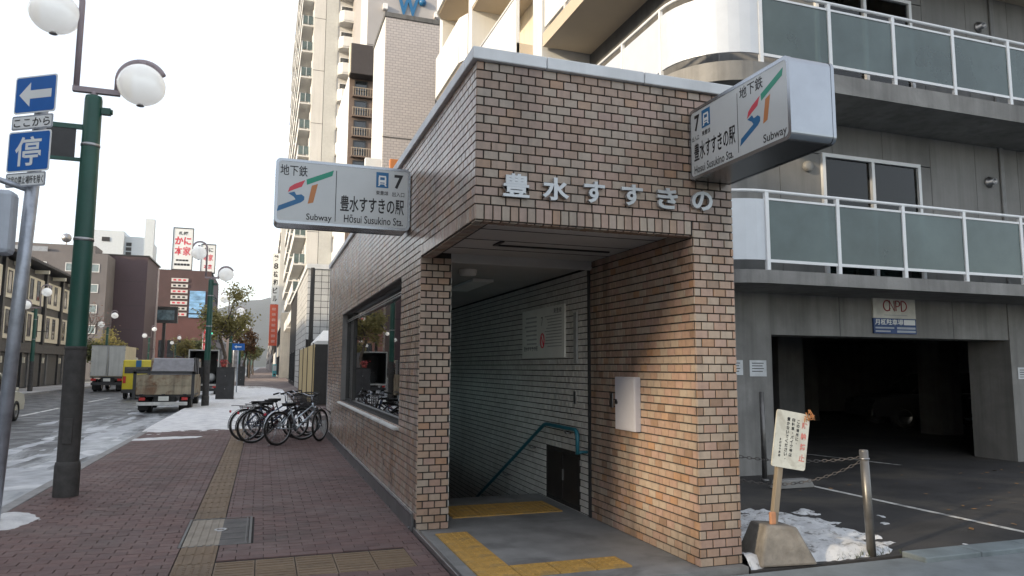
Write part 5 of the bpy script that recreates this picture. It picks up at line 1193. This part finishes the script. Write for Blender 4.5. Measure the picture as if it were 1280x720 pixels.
# tiled tower block, W tower, brown slim building with dark billboard
tk = thing('tiled_block', 'pinkish tile clad tower block behind the white balconies', 'building', (5, 31, 0))
TKM = pm('small_pink_tile', (.40,.35,.335), .55, var=.08, scale=.5)
def fine_tile():
    m, t, b = nt('fine_tile_cladding'); g = N_(t, 'ShaderNodeNewGeometry').outputs['Position']; sp_ = N_(t, 'ShaderNodeSeparateXYZ'); t.links.new(g, sp_.inputs[0]); cb_ = N_(t, 'ShaderNodeCombineXYZ'); t.links.new(sp_.outputs[0], cb_.inputs[0]); t.links.new(sp_.outputs[2], cb_.inputs[1])
    br = N_(t, 'ShaderNodeTexBrick'); br.inputs['Scale'].default_value = 1; br.inputs['Brick Width'].default_value = .24; br.inputs['Row Height'].default_value = .12; br.inputs['Mortar Size'].default_value = .012
    br.inputs[1].default_value = (.50,.465,.455,1); br.inputs[2].default_value = (.45,.42,.415,1); br.inputs[3].default_value = (.30,.28,.28,1); t.links.new(cb_.outputs[0], br.inputs[0]); t.links.new(br.outputs[0], b.inputs['Base Color']); b.inputs['Roughness'].default_value = .5
    return m
FT = fine_tile()
MB().box(4.46, 12, 30, 33.5, -.1, 16.7).build('wall', [FT], tk); MB().box(4.445, 4.46, 30.02, 33.48, 0, 16.68).build('sunlit_side', BWHITE, tk)  # white sheet puts the sun on the left face into colour
for z in (4.5, 7.9, 11.3): MB().box(4.44, 12, 29.985, 30.001, z, z + .05).build('storey_joint', CONC_D, tk)
MB().box(4.40, 12, 29.95, 33.5, 16.7, 16.9).build('coping', CONC_D, tk)
for z in (9.6, 13.0): win_on(tk, 'f', 30, 6.7, 8.2, z, z + 1.5, DARK)
wt = thing('hotel_tower', 'grey hotel tower with blue letter emblem behind the tiled block', 'building', (12, 62, 0))
MB().box(7.6, 24, 62, 76, -.1, 56).build('wall', pm('hotel_grey', (.40,.385,.385), .6, var=.05, scale=.4), wt); MB().box(7.585, 7.6, 62.02, 67, 0, 56).build('sunlit_side', BWHITE, wt)  # white strip stands for sunlight on the left face
lettering('W', (10.2, 62, 33.2), X_, Z_, -Y_, 2.0, 1.9, PBLUE, wt, 'emblem', bold=.03, lift=.05, thick=.1); MB().ball((12.5, 61.9, 34.7), .36, 12).build('emblem_dot', PBLUE, wt)
for x in (8.9, 13.6): MB().box(x, x + .4, 61.6, 62, 33.4, 33.9).build('flood_lamp', ALU, wt)
for z in (26, 30): MB().box(7.6, 24, 61.985, 62.001, z, z + .05).build('storey_joint', CONC_D, wt)
sl = thing('slim_brown_building', 'slim brown building with stacked balconies under the dark billboard', 'building', (5.8, 50, 0))
SLM = pm('slim_brown', (.17,.125,.10), .7, var=.1)
MB().box(5.0, 6.75, 50, 58.5, -.1, 22.2).build('wall', SLM, sl); MB().box(4.98, 5.0, 50.02, 58.5, 0, 22.2).build('sunlit_side', BWHITE, sl)  # left face whitened to carry the sunlight in its colour
for k in range(12):
    z = 4.6 + k * 1.45
    win_on(sl, 'f', 50, 5.35, 6.25, z, z + 1.15, DARK); r_ = MB()
    r_.box(5.2, 6.6, 49.65, 50, z - .12, z - .02).build('balcony_floor', SLM, sl)
    q = MB().box(5.2, 6.6, 49.65, 49.69, z + .5, z + .55)
    for j in range(9): q.box(5.22 + j*.17, 5.25 + j*.17, 49.655, 49.685, z - .02, z + .5)
    q.build('railing', pm('rail_tan', (.40,.33,.25), .6) if k == 0 else bpy.data.materials['rail_tan'], sl)
dbb = thing('dark_billboard', 'blank dark brown billboard box on the slim building', 'billboard', (5.8, 49.5, 21.8))
MB().box(4.95, 6.8, 49.0, 49.98, 21.8, 24.0).build('box', pm('billboard_brown', (.055,.045,.042), .6, var=.1), dbb, bevel=.05); MB().box(4.89, 4.95, 49.05, 49.9, 21.85, 23.95).build('side_face', CREAMP, dbb)
def blade(name, label, x0, x1, y, z0, z1, m, txts):
    t = thing(name, label, 'sign', ((x0+x1)/2, y, z0)); MB().box(x0, x1, y, y + .25, z0, z1).build('board', m, t, bevel=.02); MB().box(x1, x1 + .25, y + .08, y + .16, (z0+z1)/2 - .05, (z0+z1)/2 + .05).build('bracket', STEEL_D, t)
    for s, u0, u1, v0, v1, mm in txts: lettering(s, (x0 + u0*(x1-x0), y, z0 + v0*(z1-z0)), X_, Z_, -Y_, (u1-u0)*(x1-x0), (v1-v0)*(z1-z0), mm, t, bold=.02, lift=.01)
blade('blade_sign', 'small white blade sign with dark letter above the left station sign', 3.62, 4.28, 29, 9.1, 10.05, PANELW, [('W', .3, .75, .3, .6, PGREEN)])
og = blade('blade_sign', 'orange framed square sign beside the tiled block', 4.55, 5.3, 28.5, 9.1, 9.95, PORANGE, [])
vt = thing('vertical_building_sign', 'tall white vertical sign with black characters above a red panel', 'sign', (1.6, 127, 9))
MB().box(.9, 2.1, 127, 127.4, 12.0, 20.6).build('white_panel', PANELW, vt); MB().box(.8, 2.1, 127, 127.4, 5.0, 11.9).build('red_panel', pm('red_orange_panel', (.60,.10,.05), .5), vt)
for k, ch in enumerate('第8桂和ビル'): lettering(ch, (1.15, 127, 19.3 - k*1.38), X_, Z_, -Y_, .7, 1.0, BLACK, vt, bold=.03, lift=.02)
for k in range(7): MB().box(1.15, 1.75, 126.97, 126.999, 10.9 - k*.9, 11.35 - k*.9).build('pale_mark', pm('sign_pink', (.62,.30,.25), .6) if k == 0 else bpy.data.materials['sign_pink'], vt)
fb_ = thing('far_pale_building', 'pale narrow building carrying the vertical sign down the street', 'building', (6, 130, 0))
MB().box(2.1, 12, 126, 160, -.1, 27).build('wall', TWM, fb_)
for k in range(7):
    for j in range(4): win_on(fb_, 'l', 2.1, 128 + j*8, 132 + j*8, 4 + k*3.1, 5.8 + k*3.1, DARK, proud=.1)
    win_on(fb_, 'f', 126, 3.0, 4.4, 4 + k*3.1, 5.8 + k*3.1, DARK, proud=.1)
mid = thing('low_shop_building', 'low pale shop building past the apartment tower', 'building', (4, 106, 0))
MB().box(2.2, 9, 105, 125, -.1, 9).build('wall', CREAMW, mid)
for j in range(4): win_on(mid, 'l', 2.2, 106.5 + j*4.6, 110 + j*4.6, .3, 3, DARK, proud=.1); win_on(mid, 'l', 2.2, 106.5 + j*4.6, 110 + j*4.6, 4.6, 7, DARK, proud=.1)
for k, (y0, y1, h, c) in enumerate(((165, 215, 17, (.34,.32,.30)), (222, 290, 12, (.28,.25,.24)), (300, 420, 15, (.36,.34,.33)), (430, 620, 11, (.30,.29,.29)))):
    t = thing('distant_building', ('grey office', 'low brown', 'pale flat roofed', 'farthest low')[k] + ' building far down the right side of the street', 'building', (6, y0, 0), 'distant buildings on the right')
    MB().box(2.4 + .4*(k % 2), 22, y0, y1, -.1, h).build('wall', pm('far_wall', c, .8, var=.1), t)
    for j in range(int(h / 3.2)):
        for q in range(4): win_on(t, 'l', 2.4 + .4*(k % 2), y0 + 2 + q*(y1-y0)/4.4, y0 + 5 + q*(y1-y0)/4.4, 2.6 + j*3, 4.2 + j*3, DARK, proud=.1)
vm = MB().box(1.5, 2.1, 118, 119, 0, 1.9); vm = vm.build('vending_machine', pm('vend_cyan', (.10,.45,.50), .4), bevel=.03); tag(vm, 'small turquoise vending machine far down the pavement', 'vending machine')
MB().box(1.55, 2.05, 117.97, 118.0, .9, 1.7).build('display', PANELW, vm); MB().box(1.65, 1.95, 117.97, 118.0, .2, .45).build('tray', DARK, vm)
# ------------------------------------------------------------------ unseen row across the road, added to shade the entrance and frame its sun patch (mirrored in the window)
BLOCKW = pm('blocker_wall', (.30,.28,.26), .8, var=.1, scale=.4)
ro = thing('shade_row', 'unseen brown building added across the road to shade the entrance wall', 'building', (-20, 18, 0))
MB().box(-27, -15.5, 0.0, 37.5, -.1, 11.2).build('wall', BLOCKW, ro)  # height set to keep the entrance wall in shade
for k in range(3):
    for j in range(9): win_on(ro, 'r', -15.5, 1.2 + j*4, 3.8 + j*4, 1 + k*3.4, 3.0 + k*3.4, ALU)
lo_ = thing('sun_gap_block', 'unseen low block with shade panels added around a sun gap behind the viewer', 'building', (-18, -3, 0))
MB().box(-24, -15.5, -14, -.02, -.1, 5.45).build('wall', BLOCKW, lo_); MB().box(-16.2, -15.5, -.72, -.02, 5.45, 8.4).build('sun_gap_side', BLOCKW, lo_)  # added block and side piece bound the sun gap below and beside
MB().box(-15.9, -15.5, -14, -.02, 8.1, 19).build('billboard', BLOCKW, lo_); MB().prism([(-1.92,7.45),(-.72,6.35),(-.72,8.1),(-1.92,8.1)], (-15.9,0,0), Y_, Z_, X_, .4).build('sun_gap_top', BLOCKW, lo_); MB().box(-16.2, -15.5, -14, -3.0, 5.45, 8.1).build('sun_gap_end', BLOCKW, lo_)  # added board and pieces around the gap shape the sun patch
for y in (-2.2,): MB().box(-15.75, -15.62, y, y + .12, 5.45, 8.1).build('shade_panel_leg', DARK, lo_)
for j in range(3): win_on(lo_, 'r', -15.5, -12 + j*4, -9.4 + j*4, .6, 2.6, ALU)
# ================================================================== trees
BARK = pm('bark', (.09,.07,.055), .9, var=.3, scale=8, bmp=.5)
def leaf_mat(name, col):
    m = pm(name, col, .7, randisl=.5); t = m.node_tree; b = t.nodes['Principled BSDF']; tr = N_(t, 'ShaderNodeBsdfTranslucent'); mx = N_(t, 'ShaderNodeMixShader'); mx.inputs[0].default_value = .45
    t.links.new(b.inputs['Base Color'].links[0].from_socket, tr.inputs[0]); t.links.new(b.outputs[0], mx.inputs[1]); t.links.new(tr.outputs[0], mx.inputs[2]); t.links.new(mx.outputs[0], t.nodes['Material Output'].inputs[0]); return m
LEAF = [leaf_mat('leaf_olive', (.34,.30,.11)), leaf_mat('leaf_rust', (.24,.13,.06)), leaf_mat('leaf_green', (.17,.19,.08))]
LEAF_OLD = [pm('leaf_olive', (.17,.15,.045), .7, randisl=.55), pm('leaf_rust', (.17,.085,.035), .7, randisl=.5), pm('leaf_green', (.075,.09,.03), .7, randisl=.5)]
def tree(label, loc, h, cr, ch, n, leaf, seed, bare=False, trunk=.09, group='street trees', ls=.09):
    rn = random.Random(seed); t = thing('street_tree', label, 'tree', loc, group, world=False); ht = h - ch; tips = []
    b = MB(); p = [Vector((0,0,-.05))]
    for k in range(1, 5): p.append(Vector((rn.gauss(0,.05)*k, rn.gauss(0,.05)*k, (ht + ch*.25) * k / 4)))
    b.tube(p, trunk, 8, rad=[trunk*(1.15 - .12*k) for k in range(5)])
    def limb(o, d, L, r, dep):
        q = [o]; dd = d.copy()
        for k in range(3): dd = (dd + Vector((rn.gauss(0,.18), rn.gauss(0,.18), rn.gauss(.06,.12)))).normalized(); q.append(q[-1] + dd * L / 3)
        b.tube(q, r, 5, rad=[r, r*.8, r*.6, r*.35])
        tips.append(q[-1]); tips.append(q[2])
        if dep > 0:
            for k in range(3 if dep > 1 else 4 if bare else 3): limb(q[rn.choice((1,2,3))], (dd + Vector((rn.gauss(0,.7), rn.gauss(0,.7), rn.gauss(.15,.4)))).normalized(), L*.62, r*.5, dep - 1)
    for k in range(7):
        a = k * 2.4 + rn.random(); o = p[-1].lerp(p[2], rn.random()*.6); limb(o, Vector((math.cos(a)*cr, math.sin(a)*cr, ch*rn.uniform(.45,.95))).normalized(), max(cr, ch*.5)*rn.uniform(.55,.9), trunk*.45, 2)
    b.build('trunk', BARK, t)
    c = MB()
    for k in range(n):
        o = rn.choice(tips) + Vector((rn.gauss(0,.16), rn.gauss(0,.16), rn.gauss(0,.14))) * (cr / 1.1)
        u = Vector((rn.gauss(0,1), rn.gauss(0,1), rn.gauss(0,.7))).normalized(); v = u.orthogonal().normalized(); s = ls * rn.uniform(.6, 1.3)
        c.quad([o - u*s, o - v*s*.5 + Z_*s*.1, o + u*s, o + v*s*.5])
    if n: c.build('crown', leaf, t, kind='stuff')
    return t
tree('olive leaved street tree rising behind the second lamp', (-1.85, 38.5, 0), 5.5, 1.2, 2.0, 3300, LEAF[0], 11, ls=.085)
tree('rusty thin street tree beside the far pavement lamps', (-1.5, 66, 0), 5.4, 1.2, 2.6, 1500, LEAF[1], 12, ls=.11)
tree('green street tree in the distance along the right kerb', (-1.6, 100, 0), 5.4, 1.4, 3.0, 1500, LEAF[2], 13, ls=.14)
tree('farthest green street tree before the mountain', (-1.6, 140, 0), 6.0, 1.8, 3.6, 1500, LEAF[2], 14, ls=.2)
tree('bare pinkish tree behind the nearest lamp post', (-14.6, 70.5, 0), 8.2, 2.2, 5.2, 500, pm('leaf_pink', (.36,.20,.16), .8, randisl=.4), 15, True, ls=.08)
tree('olive tree rising above the white box truck', (-13.4, 76, 0), 5.0, 1.7, 3.4, 3000, LEAF[0], 16, ls=.13)
tree('dark low tree left of the box truck', (-14.3, 74, 0), 4.0, 1.6, 2.6, 2600, LEAF[2], 17, ls=.12)
tree('olive tree beside the traffic light junction', (-11.9, 128, 0), 6.8, 2.2, 4.2, 2000, LEAF[0], 18, ls=.2)
tree('leafy tree at the far left kerb near the signboards', (-12.0, 160, 0), 7.5, 2.6, 4.6, 1800, LEAF[2], 19, ls=.26)
# ================================================================== mountains
def hills():
    b = MB(); n = 90; rows = 14
    for j in range(rows):
        for i in range(n):
            x = -1600 + 3200 * i / (n - 1); y = 2600 + j * 90
            ridge = 300 * math.exp(-((x - 60) / 420)**2) + 190 * math.exp(-((x + 640) / 380)**2) + 230 * math.exp(-((x - 900) / 420)**2)
            h = ridge * math.sin(math.pi * .5 * min(1, j / 9)) * (1 if j < 10 else 1 - .12*(j - 9)); h += 34 * noise.fractal(Vector((x*.005, y*.005, 1)), 1, 2, 5) * min(1, j / 4)
            b.v.append((x, y, h - 6))
    for j in range(rows - 1):
        for i in range(n - 1): b.face((j*n+i, j*n+i+1, (j+1)*n+i+1, (j+1)*n+i), 0, True)
    m, t, bs_ = nt('mountain_forest_snow'); P = N_(t, 'ShaderNodeNewGeometry').outputs['Position']; z = N_(t, 'ShaderNodeSeparateXYZ'); t.links.new(P, z.inputs[0])
    ad = N_(t, 'ShaderNodeMath', operation='MULTIPLY_ADD'); t.links.new(z.outputs[2], ad.inputs[0]); ad.inputs[1].default_value = 1/420; t.links.new(noise_n(t, .012, 6, vec=P), ad.inputs[2])
    c = ramp(t, ad.outputs[0], [(.55, (.035,.045,.04)), (1.0, (.05,.06,.062)), (1.0001, (.05,.06,.062))]); t.links.new(c, bs_.inputs['Base Color']); bs_.inputs['Roughness'].default_value = .9
    struct(b, 'hills', m)
hills()

# ================================================================== the air down the street
hz = MB().box(-1750, 1750, -60, 3900, -20, 420)
hm = bpy.data.materials.new('thin_haze'); hm.use_nodes = True; ht_ = hm.node_tree; ht_.nodes.clear()
ho = N_(ht_, 'ShaderNodeOutputMaterial'); hv = N_(ht_, 'ShaderNodeVolumePrincipled'); hv.inputs['Color'].default_value = (.93,.96,1,1); hv.inputs['Density'].default_value = .00012; hv.inputs['Anisotropy'].default_value = .2
ht_.links.new(hv.outputs[0], ho.inputs['Volume'])
hzo = hz.build('haze', hm, kind='stuff', label='thin bluish winter haze filling the street')
